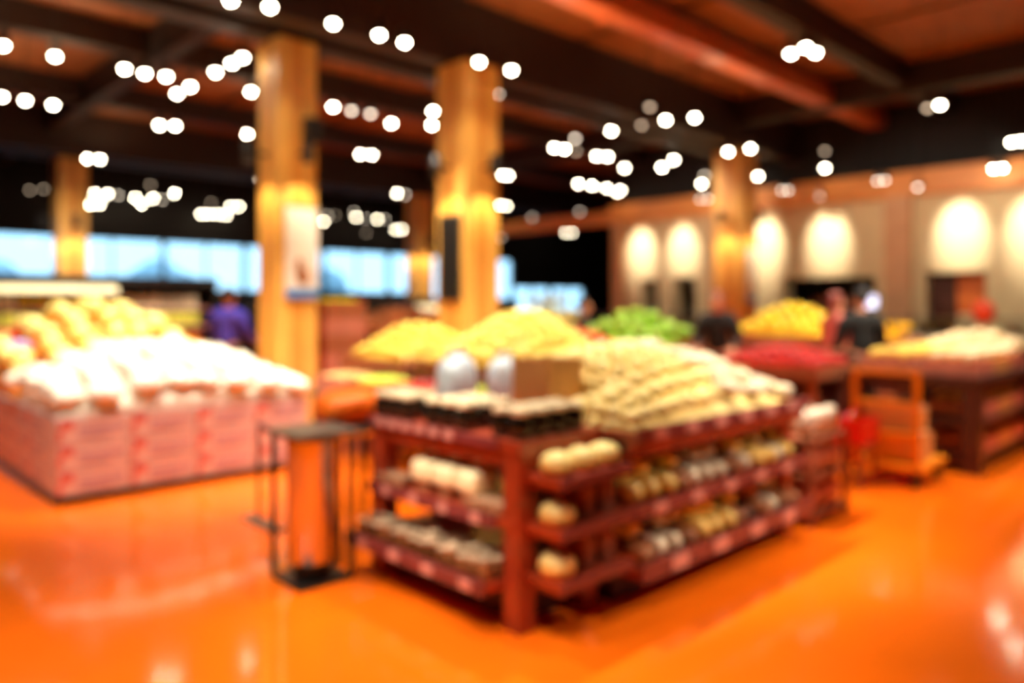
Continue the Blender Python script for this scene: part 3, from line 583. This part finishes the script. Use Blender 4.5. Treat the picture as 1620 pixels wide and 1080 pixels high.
for k, (px, dd, m, s, nm, lb, ct) in enumerate([(28, 7.9, LILAC, 1, 'lilac_pack', 'lilac blue fruit pack at the far left edge of the carton display', 'package'),
        (52, 7.45, EGGP, 1.0, 'aubergine', 'dark aubergine lying at the left corner of the carton display', 'vegetable'), (98, 7.35, EGGP, .8, 'aubergine', 'smaller dark aubergine beside the white bags', 'vegetable'),
        (38, 8.3, TOMATO, .8, 'tomato', 'red brown tomato at the left edge behind the lilac pack', 'tomato'), (75, 7.9, ORANGEM, .9, 'orange', 'orange fruit lying in front of the pale melons', 'orange'), (12, 8.5, ORANGEM, 1.0, 'orange', 'amber orange at the outermost left edge of the display', 'orange')]):
    x, y = w_at(px, dd); zz = max(zw(x, y), zy(x, y), .70)
    tag(link(nm, blob(B(), .14*s, .09*s, .08*s, 3, .1, 2, 50+k, x, y, zz+.12), m, None, True, (x, y, zz)), lb, ct)

# ------------------------------------------------------------------ produce stands further back
def stand(name, label, x0, x1, y0, y1, h, zf, m, rm, lip=.08):
    t = thing(name, label, 'produce stand', ((x0+x1)/2, (y0+y1)/2, 0))
    link('top', box(B(), x0, x1, y0, y1, h-.05, h), m, t)
    for x in (x0+.03, x1-.11):
        for y in (y0+.03, y1-.11): link('leg', box(B(), x, x+.08, y, y+.08, 0, h-.05), m, t)
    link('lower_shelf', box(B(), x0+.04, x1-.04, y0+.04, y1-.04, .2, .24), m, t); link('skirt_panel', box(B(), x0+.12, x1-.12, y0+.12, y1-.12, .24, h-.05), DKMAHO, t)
    link('lip_board', box(B(), x0-.02, x0, y0-.02, y1+.02, h-.06, h+lip), m, t); link('lip_board', box(B(), x1, x1+.02, y0-.02, y1+.02, h-.06, h+lip), m, t)
    link('lip_board', box(B(), x0, x1, y0-.02, y0, h-.06, h+lip), m, t); link('lip_board', box(B(), x0, x1, y1, y1+.02, h-.06, h+lip), m, t)
    link('heap_riser', sheet(B(), zf, x0+.01, x1-.01, y0+.01, y1-.01, h, 14), rm, t)
    return t
def fruit(name, m, r, label, cat, group, sq=(1, 1, 1), amp=.05, seed=0, sub=2):
    return single(name, blob(B(), r*sq[0], r*sq[1], r*sq[2], sub, amp, 2, seed), m, label, cat, group)
# lemon heap
zf = mound(4.84, 6.56, 4.94, 6.46, .93, .52, 1.7); stand('lemon_stand', 'produce stand with the big yellow lemon pile before the thick column', 4.85, 6.55, 4.95, 6.45, .92, zf, CRATEW, LEMON)
heap(fruit('lemon', LEMON, .058, 'yellow lemon in the big heap before the thick column', 'lemon', 'lemons heaped before the thick column', (1.2, .95, .95)), zf, 4.9, 6.5, 5.0, 6.4, .135, .055, rows='yellow lemon in the biggest heap')
zf2 = mound(4.74, 6.11, 6.61, 7.76, .93, .36, 1.9); stand('mango_stand', 'produce stand with yellow mangoes left of the thick column', 4.75, 6.1, 6.62, 7.75, .92, zf2, CRATEW, MANGO)
heap(fruit('mango', MANGO, .065, 'yellow mango in the heap left of the thick column', 'mango', 'mangoes heaped left of the thick column', (1.25, .95, .85)), zf2, 4.8, 6.05, 6.68, 7.7, .15, .055, rows='yellow mango in the heap left of lemons')
# wooden fruit crates on a low bench in front of the lemon and mango stands
t = thing('low_bench', 'low grey bench holding crates before the lemon stand', 'bench', (4.5, 6.2, 0)); link('bench_top', box(B(), 4.22, 4.78, 4.9, 7.6, .60, .64), GREYMET, t)
for y in (4.95, 7.5): 
    for x in (4.25, 4.7): link('leg', box(B(), x, x+.05, y, y+.05, 0, .60), BLACKMET, t)
CR = [('lime', LIME), ('apple', APPLE), ('lime', LIME), ('onion', ONION)]
for k, (nm, m) in enumerate(CR):
    yy = 5.23+k*.66
    open_box('fruit_crate', '%s crate from the front on the low bench, holding %ss' % (ORD[k], nm), 'crate', 4.5, yy, .64, .5, .6, .17, (CRATEW, PINKCR)[k % 2])
    f = fruit(nm, m, .045, '%s in the %s crate on the low bench' % (nm, ORD[k]), nm, '%ss in the %s crate on the low bench' % (nm, ORD[k]), seed=k)
    zz = mound(4.2, 4.8, yy-.35, yy+.35, .70, .07)
    heap(f, zz, 4.29, 4.71, yy-.26, yy+.26, .10, .047, rows='%s in the %s bench crate' % (nm, ORD[k]))
    link('filler_board', box(B(), 4.265, 4.735, yy-.28, yy+.28, .652, .70), KRAFT, bpy.data.objects[[o.name for o in bpy.data.objects if o.name.startswith('fruit_crate')][k]])
# stacked brown crates behind the left column
x, y = w_at(532, 10.3)
for k in range(7):
    open_box('stacked_crate', '%s from the floor of seven brown crates beside the bannered column' % ORD[k], 'crate', x, y, k*.235, .62, .5, .23, (CRATEW, PINKCR)[k % 2], 0, 'brown crates stacked beside the bannered column', .018)
ybn = fruit('banana_bunch', mat('lime_yellow_banana', (236, 226, 30), .4, .1, 9), .11, 'lime yellow banana bunch on top of the stacked brown crates', 'banana', 'bananas on the stacked crates', (1.3, .7, .6), .2, 3, 3)
for dx in (-.17, .0, .17):
    for dy in (-.1, .1): ybn.put((x+dx, y+dy, 1.60), (0, 0, PI/2), 1, 'lime yellow banana bunch on the stacked crates, %s, %s row' % ({-.17: 'left', .0: 'middle', .17: 'right'}[dx], 'front' if dy < 0 else 'back'))
tag(link('crate_filler', box(B(), x-.28, x+.28, y-.22, y+.22, 1.42, 1.535), KRAFT, bpy.data.objects[[o.name for o in bpy.data.objects if o.name.startswith('stacked_crate')][-1]]))
# tomatoes, cabbages, lettuces, yellow peppers, red baskets
def simple_display(nm, lb, cx, cy, w, dp, h, rise, fname, m, r, flabel, group, sq=(1, 1, 1), amp=.05, wood=CRATEW, seed=1):
    zf = mound(cx-w*.5, cx+w*.5, cy-dp*.5, cy+dp*.5, h+.01, rise, 2)
    stand(nm, lb, cx-w/2, cx+w/2, cy-dp/2, cy+dp/2, h, zf, wood, m)
    heap(fruit(fname, m, r, flabel, fname.replace('_', ' ').split()[-1], group, sq, amp, seed), zf, cx-w/2+.05, cx+w/2-.05, cy-dp/2+.05, cy+dp/2-.05, r*2.15*max(sq), r*1.1, rows='%s on the %s' % (fname.replace('_', ' '), nm.replace('_', ' ')))
x, y = w_at(918, 9.4); simple_display('tomato_stand', 'small stand of red tomatoes right of the lemon heap', x, y, .8, .8, .98, .2, 'tomato', TOMATO, .055, 'red tomato in the heap right of the lemons', 'tomatoes heaped right of the lemons', (1, 1, .85))
x, y = w_at(866, 12.8); simple_display('cabbage_stand', 'stand of pale cabbages behind the tomatoes', x, y, 1.1, 1.1, 1.05, .55, 'cabbage', CABB, .11, 'pale cabbage in the heap behind the tomatoes', 'pale cabbages behind the tomatoes', (1, 1, .9), .15)
x, y = w_at(1008, 10.4); simple_display('lettuce_stand', 'stand heaped with bright green lettuces in the middle distance', x, y, .95, 1.35, 1.0, .32, 'lettuce', LETT, .115, 'bright green lettuce heaped in the middle distance', 'green lettuces in the middle distance', (1, 1, .85), .35)
x, y = w_at(1255, 11.7); simple_display('pepper_stand', 'stand of yellow peppers before the beige wall', x, y, 1.0, 1.5, 1.05, .4, 'yellow_pepper', mat('yellow_pepper', (252, 212, 60), .25, .1, 8, obvar=.15), .08, 'yellow pepper heaped before the beige wall', 'yellow peppers before the beige wall', (1, 1, 1), .12)
x, y = w_at(1240, 8.6); simple_display('apple_stand', 'stand of red apples behind the bakery table', x, y, 1.0, 1.2, .86, .16, 'red_apple', APPLE, .06, 'red apple on the stand behind the bakery table', 'red apples behind the bakery table', (1, 1, .9))
x, y = w_at(1110, 7.7); simple_display('onion_stand', 'stand of tan onions behind the wrapped loaves', x, y, .85, .8, .80, .12, 'onion', ONION, .06, 'tan onion on the stand behind the wrapped loaves', 'tan onions behind the wrapped loaves', (1, 1, .9))
x, y = w_at(640, 12.5); simple_display('far_pepper_stand', 'distant stand of mixed pale fruit between the main columns', x, y, 1.8, 1.2, 1.1, .3, 'pale_peach', mat('pale_peach', (240, 150, 90), .4, .25, 6, obvar=.4), .08, 'pale peach on the distant stand between main columns', 'peaches between the main columns')
# ------------------------------------------------------------------ tiered bag stand at the end of the bakery table
t = thing('tiered_stand', 'narrow brown tiered stand of pink bags at far end of bakery table', 'stand', (5.58, 2.9, 0))
for k, z in enumerate((.06, .33, .60)):
    link('tier', box(B(), 5.26, 5.9, 2.38, 3.4, z, z+.03), CRATEW, t)
for x in (5.26, 5.86):
    for y in (2.38, 3.36): link('leg', box(B(), x, x+.04, y, y+.04, 0, .92 if y > 3 else .63), CRATEW, t)
for k, z in enumerate((.09, .36, .63)):
    nm = ('bottom', 'middle', 'top')[k]
    f = single('snack_bag', blob(B(), .085, .06, .10, 3, .12, 2.2, 60+k, 0, 0, .095, power=.85), mat('pinkish_snack_bag_%d' % k, ((206, 126, 110), (224, 160, 140), (246, 214, 190))[k], .25, .3, 9, obvar=.3), 'pinkish snack bag standing on the %s tier of the tiered stand' % nm, 'bag', 'snack bags on the %s tier' % nm)
    for i in range(3):
        for j in range(5): f.put((5.38+i*.19, 2.47+j*.19, z+.004), (0, 0, random.uniform(-.15, .15)), 1, 'pinkish snack bag on the %s tier, %s row from the front, %s from left' % (nm, ORD[j], ORD[i]))
# red basket and orange platform trolley
x, y = w_at(1352, 6.7)
t = thing('shopping_basket', 'bright red plastic basket by the tiered stand', 'basket', (x, y, .0)); bm = B()
for (a, b, c, e) in ((-.2, .2, -.14, -.125), (-.2, .2, .125, .14), (-.2, -.185, -.125, .125), (.185, .2, -.125, .125)): box(bm, x+a, x+b, y+c, y+e, .41, .60)
box(bm, x-.2, x+.2, y-.14, y+.14, .395, .41); link('basket_body', bm, REDP, t); bm = B(); rod(bm, (x-.2, y, .60), (x, y, .68), .01); rod(bm, (x, y, .68), (x+.2, y, .60), .01); link('handle', bm, REDP, t)
t2 = thing('step_stool', 'low brown step stool under the red basket', 'stool', (x, y, 0)); link('stool_seat', box(B(), x-.18, x+.18, y-.14, y+.14, .36, .395), CRATEW, t2)
for dx in (-.15, .15):
    for dy in (-.11, .11): link('leg', box(B(), x+dx-.015, x+dx+.015, y+dy-.015, y+dy+.015, 0, .36), CRATEW, t2)
x, y = w_at(1415, 6.85)
t = thing('platform_trolley', 'orange yellow platform trolley with upright handle frame', 'trolley', (x, y, 0))
link('platform', box(B(), x-.25, x+.45, y-.3, y+.3, .15, .20, .01), CARTY, t)
for yy in (y-.26, y+.26): link('handle_post', rod(B(), (x-.22, yy, .2), (x-.22, yy, 1.02), .03), CARTY, t)
for z in (.45, .72, 1.0): link('cross_bar', box(B(), x-.245, x-.195, y-.26, y+.26, z-.025, z+.025), CARTY, t)
for dx in (-.18, .38):
    for dy in (-.24, .24):
        bm = B(); rod(bm, (x+dx, y+dy-.02, .07), (x+dx, y+dy+.02, .07), .07, 14); w = link('wheel', bm, BLACKMET, t); link('fork', box(B(), x+dx-.02, x+dx+.02, y+dy-.035, y+dy+.035, .07, .15), GREYMET, w)
for k, (dx, dy, z, w_, h_, lb) in enumerate([(.02, -.02, .20, .34, .26, 'lower tan carton on the orange platform trolley'), (.03, 0, .46, .30, .22, 'upper tan carton stacked on the orange platform trolley'), (.30, .02, .20, .2, .2, 'small amber carton at the end of the platform trolley')]):
    t = thing('parcel_box', lb, 'box', (x+dx, y+dy, z)); link('carton_body', box(B(), x+dx-w_/2, x+dx+w_/2, y+dy-.22, y+dy+.22, z, z+h_, .006), KRAFT, t); link('tape', box(B(), x+dx-.025, x+dx+.025, y+dy-.222, y+dy+.222, z+h_, z+h_+.002), TIE, t)
# right-hand dark table
t = thing('dark_display_table', 'dark wooden display table at the right edge with cream produce', 'table', (8.9, 2.6, 0))
link('top', box(B(), 7.95, 10.0, 2.0, 3.25, .86, .91), DKMAHO, t); link('apron', box(B(), 8.0, 9.95, 2.05, 3.2, .77, .86), DKMAHO, t)
for x in (7.97, 9.84):
    for y in (2.02, 3.08): link('post', box(B(), x, x+.15, y, y+.15, 0, .86), DKMAHO, t)
sh = link('shelf', box(B(), 7.98, 9.97, 2.0, 3.2, .46, .5), DKMAHO, t); link('plinth', box(B(), 8.05, 9.9, 2.1, 3.1, 0, .14), PLINTH, t)
link('bottom_shelf', box(B(), 7.98, 9.97, 2.05, 3.15, .14, .18), DKMAHO, t)
def crates_on(px0, n, y, z, lbl, fname, m, r, dx=.62, w=.56, dp=.5):
    z += .003
    for k in range(n):
        cx = px0+k*dx
        c = open_box('produce_box', '%s from the post of pale boxes %s' % (ORD[k], lbl), 'box', cx, y, z, w, dp, .14, (PINKCR, KRAFT)[k % 2]); link('filler_board', box(B(), cx-w/2+.02, cx+w/2-.02, y-dp/2+.02, y+dp/2-.02, z+.012, z+.06), KRAFT, c)
        f = fruit(fname, m, r, '%s in the %s pale box %s' % (fname.replace('_', ' '), ORD[k], lbl), 'vegetable', '%s in the %s box %s' % (fname.replace('_', ' '), ORD[k], lbl), (1.2, .9, .85), .1, k)
        heap(f, mound(cx-.4, cx+.4, y-.36, y+.36, z+.06, .09), cx-w/2+.04, cx+w/2-.04, y-dp/2+.04, y+dp/2-.04, r*2.5, r*1.0, rows='%s in %s box %s' % (fname, ORD[k], lbl.replace('the ', '')))
crates_on(8.3, 3, 2.3, .91, 'on top of the dark table', 'parsnip', PALEVEG, .055); crates_on(8.3, 3, 2.88, .91, 'at the back of the dark table', 'potato', MANGO, .055)
crates_on(8.45, 3, 2.3, .5, 'on the middle shelf of the dark table', 'turnip', PALEVEG, .055, .56, .53); crates_on(8.45, 3, 2.3, .18, 'on the bottom shelf of the dark table', 'swede', PINKCR, .055, .56, .53)
crates_on(8.3, 0, 2.3, .5, '', 'x', PALEVEG, .05)
# stands with cream goods behind it
x, y = w_at(1545, 9.6); simple_display('garlic_stand', 'stand of cream garlic behind the dark display table', x, y, 1.6, 1.0, .95, .2, 'garlic_bulb', PALEVEG, .07, 'cream garlic bulb behind the dark display table', 'garlic bulbs behind the dark table', (1, 1, .85), .1, DKMAHO)
x, y = w_at(1450, 10.2); simple_display('sweet_potato_stand', 'stand of tan sweet potatoes behind the orange trolley', x, y, .8, .36, .85, .18, 'sweet_potato', mat('tan_sweet_potato', (196, 130, 84), .5, .2, 9, obvar=.3), .065, 'tan sweet potato behind the orange trolley', 'sweet potatoes behind the trolley', (1.3, .9, .85), .12, DKMAHO)
x, y = w_at(1412, 11.6); simple_display('squash_stand', 'small stand of golden squashes beside the dark clad shopper', x, y, .6, .6, 1.0, .2, 'golden_squash', YBAG, .09, 'golden squash on the small stand by the shopper', 'golden squashes', (1, 1, .9))
# ------------------------------------------------------------------ service counter along the beige wall
t = thing('service_counter', 'long glass topped service counter before the beige wall', 'counter', (15.2, 6, 0))
link('counter_body', box(B(), 14.8, 15.6, 1.5, 11.8, 0, .95), mat('counter_front', (176, 120, 86), .5), t); link('worktop', box(B(), 14.7, 15.65, 1.45, 11.85, .95, 1.0), CASEW, t)
for k in range(6): link('glass_screen', box(B(), 14.83, 14.85, 1.6+k*1.72, 3.2+k*1.72, 1.0, 1.32), CASEGLASS, t)
link('glass_shelf', box(B(), 14.78, 15.3, 1.6, 11.7, 1.32, 1.34), GREYMET, t)
f = single('deli_tray', box(B(), -.22, .22, -.3, .3, 0, .06, .01), mat('white_deli_tray', (246, 240, 226), .3), 'white tray on the service counter before the beige wall', 'tray', 'white trays on the service counter')
for k in range(14): f.put((15.2, 1.95+k*.7, 1.002), (0, 0, 0), 1, '%s white tray from the right along the service counter' % ORD[k])
f = single('wrapped_cheese', blob(B(), .16, .2, .08, 2, .15, 2, 5, 0, 0, .075), mat('pale_cheese', (250, 226, 180), .4, .2, 8, obvar=.25), 'pale wrapped cheese in a tray on the service counter', 'cheese', 'pale cheeses on the service counter')
for k in range(14): f.put((15.2, 1.95+k*.7, 1.068), (0, 0, 0), 1, 'pale cheese in the %s tray from the right on the service counter' % ORD[k])
x, y = w_at(1376, 12.6)
t = thing('screen', 'small glowing bluish white screen on a black stand', 'monitor', (x, y, 0)); link('stand_pole', box(B(), x-.03, x+.03, y-.03, y+.03, .03, 1.5), BLACKMET, t); link('stand_foot', box(B(), x-.2, x+.2, y-.2, y+.2, 0, .03), BLACKMET, t)
link('housing', box(B(), x-.03, x+.02, y-.15, y+.15, 1.5, 1.76, .01), BLACKMET, t); link('lit_display', box(B(), x-.034, x-.03, y-.13, y+.13, 1.53, 1.73), mat('lit_display', (220, 225, 255), .3, .01, 3, emit=((215, 222, 255), 2.0)), t)
x, y = w_at(1556, 11.2)
t = thing('balloon', 'orange red balloon on a stick above the right counters', 'balloon', (x, y, 0)); bm = B(); blob(bm, .15, .15, .18, 3, .02, 1, 1, x, y, 1.48); link('balloon_body', bm, mat('orange_red_balloon', (236, 78, 40), .3, .05), t, True); bm = B(); cyl(bm, x, y, .03, 1.32, .01, .01, 6); link('stick', bm, GREYMET, t); bm = B(); cyl(bm, x, y, 0, .03, .12, .12, 16); link('weight', bm, BLACKMET, t)
t = thing('hot_food_rack', 'dark shelf rack in the kitchen opening of the beige wall', 'rack', (17.2, 6.9, 0))
for z in (.5, 1.0, 1.5, 1.9): link('rack_shelf', box(B(), 17.0, 17.4, 6.0, 7.8, z, z+.03), GREYMET, t)
for yy in (6.0, 7.76): link('rack_upright', box(B(), 17.0, 17.4, yy, yy+.04, 0, 2.0), BLACKMET, t)
f = single('pink_pack', box(B(), -.12, .12, -.11, .11, 0, .2, .02), mat('pink_meat_pack', (206, 130, 130), .4, .2, 5, obvar=.3), 'pinkish pack on the dark rack in the kitchen opening', 'package', 'pinkish packs on the kitchen rack')
for z in (1.03, 1.53):
    for k in range(6): f.put((17.2, 6.2+k*.28, z+.004), (0, 0, 0), 1, '%s pinkish pack from the right on the %s shelf of the kitchen rack' % (ORD[k], 'lower' if z < 1.2 else 'upper'))

# ------------------------------------------------------------------ refrigerated cases before the windows
PKM = [mat('pack_%d' % k, c, .4, .2, 8, obvar=.3) for k, c in enumerate([(226, 226, 90), (226, 120, 60), (240, 232, 200), (130, 160, 60), (190, 70, 40), (236, 200, 50)])]
def cold_case(x0, x1, yf, h, label, nm, dep=.9):
    t = thing('cold_case', label, 'refrigerator', ((x0+x1)/2, yf+dep/2, 0))
    link('back_panel', box(B(), x0, x1, yf+dep-.06, yf+dep, 0, h), CASEB, t); link('canopy', box(B(), x0, x1, yf, yf+dep, h-.17, h), CASEB, t)
    link('end_panel', box(B(), x0, x0+.05, yf+.05, yf+dep-.06, 0, h-.17), CASEB, t); link('end_panel', box(B(), x1-.05, x1, yf+.05, yf+dep-.06, 0, h-.17), CASEB, t)
    link('kick_base', box(B(), x0, x1, yf, yf+dep-.06, 0, .3), CASEB, t)
    link('lit_strip', box(B(), x0+.3, x0+(x1-x0)*.62, yf+.02, yf+.05, h-.34, h-.2), LITSTRIP, t)
    n = int((x1-x0-.2)/.26); lv = [.3, .72, 1.14, 1.5]
    lv = [z for z in lv if z < h-.45]
    for k, z in enumerate(lv):
        if k: s = link('shelf', box(B(), x0+.05, x1-.05, yf+.06+.08*k, yf+dep-.06, z-.03, z), CASEW, t); link('price_strip', box(B(), x0+.05, x1-.05, yf+.045+.08*k, yf+.06+.08*k, z-.04, z+.01), TAG, s)
        for q in range(3):
            seg = range(q*n//3, (q+1)*n//3); m = PKM[(k*2+q*3+len(nm)) % 6]
            f = single('grocery_pack', box(B(), -.10, .10, -.09, .09, 0, .26, .02), m, 'coloured pack on %s shelf, %s section of the %s' % (ORD[k]+' lowest', ('left', 'middle', 'right')[q], nm), 'package', 'packs on shelf %s of the %s, %s section' % (ORD[k], nm, ('left', 'middle', 'right')[q]))
            for i in seg:
                f.put((x0+.2+i*.26, yf+.2+.08*k, z+.004), (0, 0, random.uniform(-.05, .05)), 1, '%s coloured pack from left on the %s shelf up, %s of the %s' % (ORD[i-seg[0]], ORD[k], ('left', 'middle', 'right')[q], nm))
cold_case(1.6, 6.9, 16.3, 2.15, 'long black refrigerated case with lit strip before the left windows', 'left cold case')
cold_case(7.3, 10.9, 15.2, 1.72, 'lower refrigerated case behind the shopper in blue', 'middle cold case')
cold_case(11.6, 15.6, 15.8, 1.75, 'distant refrigerated case behind the bannered column', 'right cold case')
# dark shelving in the dim back area
t = thing('back_shelving', 'low dark shelving in the dim back area', 'shelving', (20.5, 17, 0))
for yy in (15.0, 17.0, 19.0): link('upright', box(B(), 20.0, 20.6, yy, yy+.05, 0, 1.3), BLACKMET, t)
for z in (.3, .9): link('shelf', box(B(), 20.0, 20.6, 15.0, 19.05, z, z+.03), BLACKMET, t)
f = single('dim_carton', box(B(), -.2, .2, -.2, .2, 0, .34, .01), mat('dim_brown_carton', (110, 70, 50), .6, .2, 5, obvar=.4), 'brown carton on the dark back shelving', 'box', 'cartons on the dark back shelving')
for z in (.33, .93):
    for k in range(6): f.put((20.3, (15.35, 15.85, 16.35, 17.4, 17.9, 18.4)[k], z+.002), (0, 0, 0), 1, '%s brown carton from the right on the %s back shelf' % (ORD[k], 'lower' if z < .5 else 'upper'))

# ------------------------------------------------------------------ shoppers
def skin_obj(name, V, E, m, parent, root, sub=2):
    me = bpy.data.meshes.new(name); names = list(V); idx = {n: i for i, n in enumerate(names)}
    me.from_pydata([V[n][0] for n in names], [(idx[a], idx[b]) for a, b in E], [])
    o = bpy.data.objects.new(name, me); COL.objects.link(o); o.parent = parent; me.materials.append(m)
    sk = o.modifiers.new('skin', 'SKIN'); sk.use_smooth_shade = True
    if not me.skin_vertices: return o
    for n, i in idx.items():
        r = V[n][1]; sv = me.skin_vertices[0].data[i]; sv.radius = r if isinstance(r, tuple) else (r, r); sv.use_root = (n == root)
    ss_ = o.modifiers.new('sub', 'SUBSURF'); ss_.levels = sub; ss_.render_levels = sub
    ORG[o.name] = Vector((0, 0, 0)); return o
def person(x, y, rz, h, top, legs, hair, label, lean=0.0, reach=.25, longhair=False):
    k = h/1.75; t = thing('person', label, 'person', (x, y, 0), None, rz); ORG[t.name] = Vector((0, 0, 0)); t.scale = (k,)*3
    L = lambda z: -lean*max(0, z-.95)      # torso bends forward (towards -Y)
    V = {'pelvis': ((0, 0, .96), (.14, .10)), 'waist': ((0, L(1.1), 1.10), (.13, .095)), 'chest': ((0, L(1.3), 1.30), (.15, .105)), 'collar': ((0, L(1.43), 1.43), (.10, .07)), 'neck': ((0, L(1.5)-.005, 1.50), .052), 'jaw': ((0, L(1.58)-.025, 1.565), .068), 'skull': ((0, L(1.65)-.01, 1.655), (.078, .092)), 'crown': ((0, L(1.7)+.01, 1.715), (.06, .07))}
    E = [('pelvis', 'waist'), ('waist', 'chest'), ('chest', 'collar'), ('collar', 'neck'), ('neck', 'jaw'), ('jaw', 'skull'), ('skull', 'crown')]
    for s, n in ((-1, 'l'), (1, 'r')):
        st = .05*s
        V['sh'+n] = ((.185*s, L(1.4), 1.405), .06); V['el'+n] = ((.25*s, L(1.14)-.03, 1.13), .042); V['wr'+n] = ((.22*s, L(1.14)-.05-reach, 1.02+.1*reach), .028); V['pa'+n] = ((.215*s, L(1.14)-.10-reach, 1.0+.1*reach), (.036, .022))
        V['hip'+n] = ((.095*s, 0, .90), .09); V['kn'+n] = ((.10*s, -.02+st, .50), .06); V['an'+n] = ((.10*s, .02+st, .09), .042); V['to'+n] = ((.11*s, -.13+st, .035), .035)
        E += [('collar', 'sh'+n), ('sh'+n, 'el'+n), ('el'+n, 'wr'+n), ('wr'+n, 'pa'+n), ('pelvis', 'hip'+n), ('hip'+n, 'kn'+n), ('kn'+n, 'an'+n), ('an'+n, 'to'+n)]
    body = skin_obj('body', V, E, SKIN, t, 'pelvis')
    for s, n in ((-1, 'l'), (1, 'r')):                     # fingers: one short chain each, thumb from the side of the palm
        p = Vector(V['pa'+n][0])
        for i, (ox, ln) in enumerate([(-.028, .075), (-.010, .085), (.010, .08), (.027, .062)]):
            F = {'a': (p+Vector((ox, .01, 0)), .011), 'b': (p+Vector((ox*1.1, -.035-ln*.4, -.004)), .009), 'c': (p+Vector((ox*1.15, -.035-ln*.75, -.024)), .008), 'd': (p+Vector((ox*1.15, -.035-ln*.9, -.048)), .006)}
            skin_obj('finger', F, [('a', 'b'), ('b', 'c'), ('c', 'd')], SKIN, t, 'a', 1)
        F = {'a': (p+Vector((-.02*s, .02, 0)), .012), 'b': (p+Vector((-.05*s, -.01, -.008)), .011), 'c': (p+Vector((-.055*s, -.045, -.018)), .008)}
        skin_obj('thumb', F, [('a', 'b'), ('b', 'c')], SKIN, t, 'a', 1)
    G = lambda n, a: (V[n][0], tuple(v+a for v in V[n][1]) if isinstance(V[n][1], tuple) else V[n][1]+a)
    T = {n: G(n, {'collar': .045, 'shl': .045, 'shr': .045, 'chest': .035, 'neck': .012}.get(n, .028)) for n in ('neck', 'pelvis', 'waist', 'chest', 'collar', 'shl', 'shr', 'ell', 'elr', 'wrl', 'wrr')}
    TE = [e for e in E if e[0] in T and e[1] in T]
    mt = mat('cloth_%d_%d_%d' % top, top, .8, .2, 12, bump=.2); skin_obj('jacket', T, TE, mt, t, 'pelvis')
    P = {n: G(n, .018) for n in ('pelvis', 'hipl', 'hipr', 'knl', 'knr', 'anl', 'anr')}; skin_obj('trousers', P, [e for e in E if e[0] in P and e[1] in P], mat('cloth_%d_%d_%d' % legs, legs, .8, .2, 12), t, 'pelvis')
    hm = mat('hair_%d_%d_%d' % hair, hair, .6, .3, 20, stretch=(20, 20, 2)); cy_, cz = L(1.66), 1.675
    bm = B(); blob(bm, .092, .105, .095, 3, .08, 4, 3, 0, cy_+.022, cz+.015)
    for v in bm.verts:
        if v.co.y < cy_-.03 and v.co.z < cz+.035: v.co.y = cy_-.03
    if longhair: blob(bm, .085, .05, .16, 3, .1, 4, 4, 0, cy_+.075, cz-.12)
    link('hair', bm, hm, t, True)
    bm = B(); blob(bm, .014, .02, .022, 2, 0, 1, 0, 0, cy_-.105, 1.615); link('nose', bm, SKIN, t, True)
    bm = B(); blob(bm, .026, .008, .008, 2, 0, 1, 0, 0, cy_-.094, 1.575); link('mouth', bm, mat('lips', (170, 90, 80), .5), t, True)
    for s in (-1, 1):
        bm = B(); blob(bm, .012, .008, .010, 2, 0, 1, 0, .032*s, cy_-.098, 1.648); link('eye', bm, BLACKMET, t, True)
        bm = B(); blob(bm, .012, .022, .034, 2, 0, 1, 0, .085*s, cy_-.005, 1.63); link('ear', bm, SKIN, t, True)
        bm = B(); blob(bm, .048, .13, .045, 2, .03, 2, 0, V['an'+('l' if s < 0 else 'r')][0][0]+.003*s, V['an'+('l' if s < 0 else 'r')][0][1]-.06, .042); link('shoe', bm, BLACKMET, t, True)
    return t
x, y = w_at(360, 10.5); person(x, y, 2.2, 1.80, (72, 60, 190), (30, 24, 40), (60, 36, 24), 'shopper in blue purple top with back turned, left of bannered column', .05)
x, y = w_at(924, 11.4); person(x, y, .8, 1.66, (8, 6, 7), (20, 18, 20), (40, 22, 18), 'distant dark clad shopper between cabbages and lettuces', .0)
x, y = w_at(1137, 9.8); person(x, y, -1.2, 1.74, (6, 5, 6), (24, 20, 22), (120, 60, 40), 'shopper in black jacket leaning over goods behind the wrapped loaves', .2, .2, True)
x, y = w_at(1364, 9.1); person(x, y, 2.3, 1.76, (6, 5, 6), (20, 18, 20), (20, 14, 14), 'shopper in black coat standing before the yellow peppers, back turned', .05)
x, y = w_at(1320, 10.0); person(x, y, 1.0, 1.72, (190, 90, 80), (60, 40, 50), (120, 40, 26), 'red haired shopper in pinkish top left of the black coat', .05, .25, True)
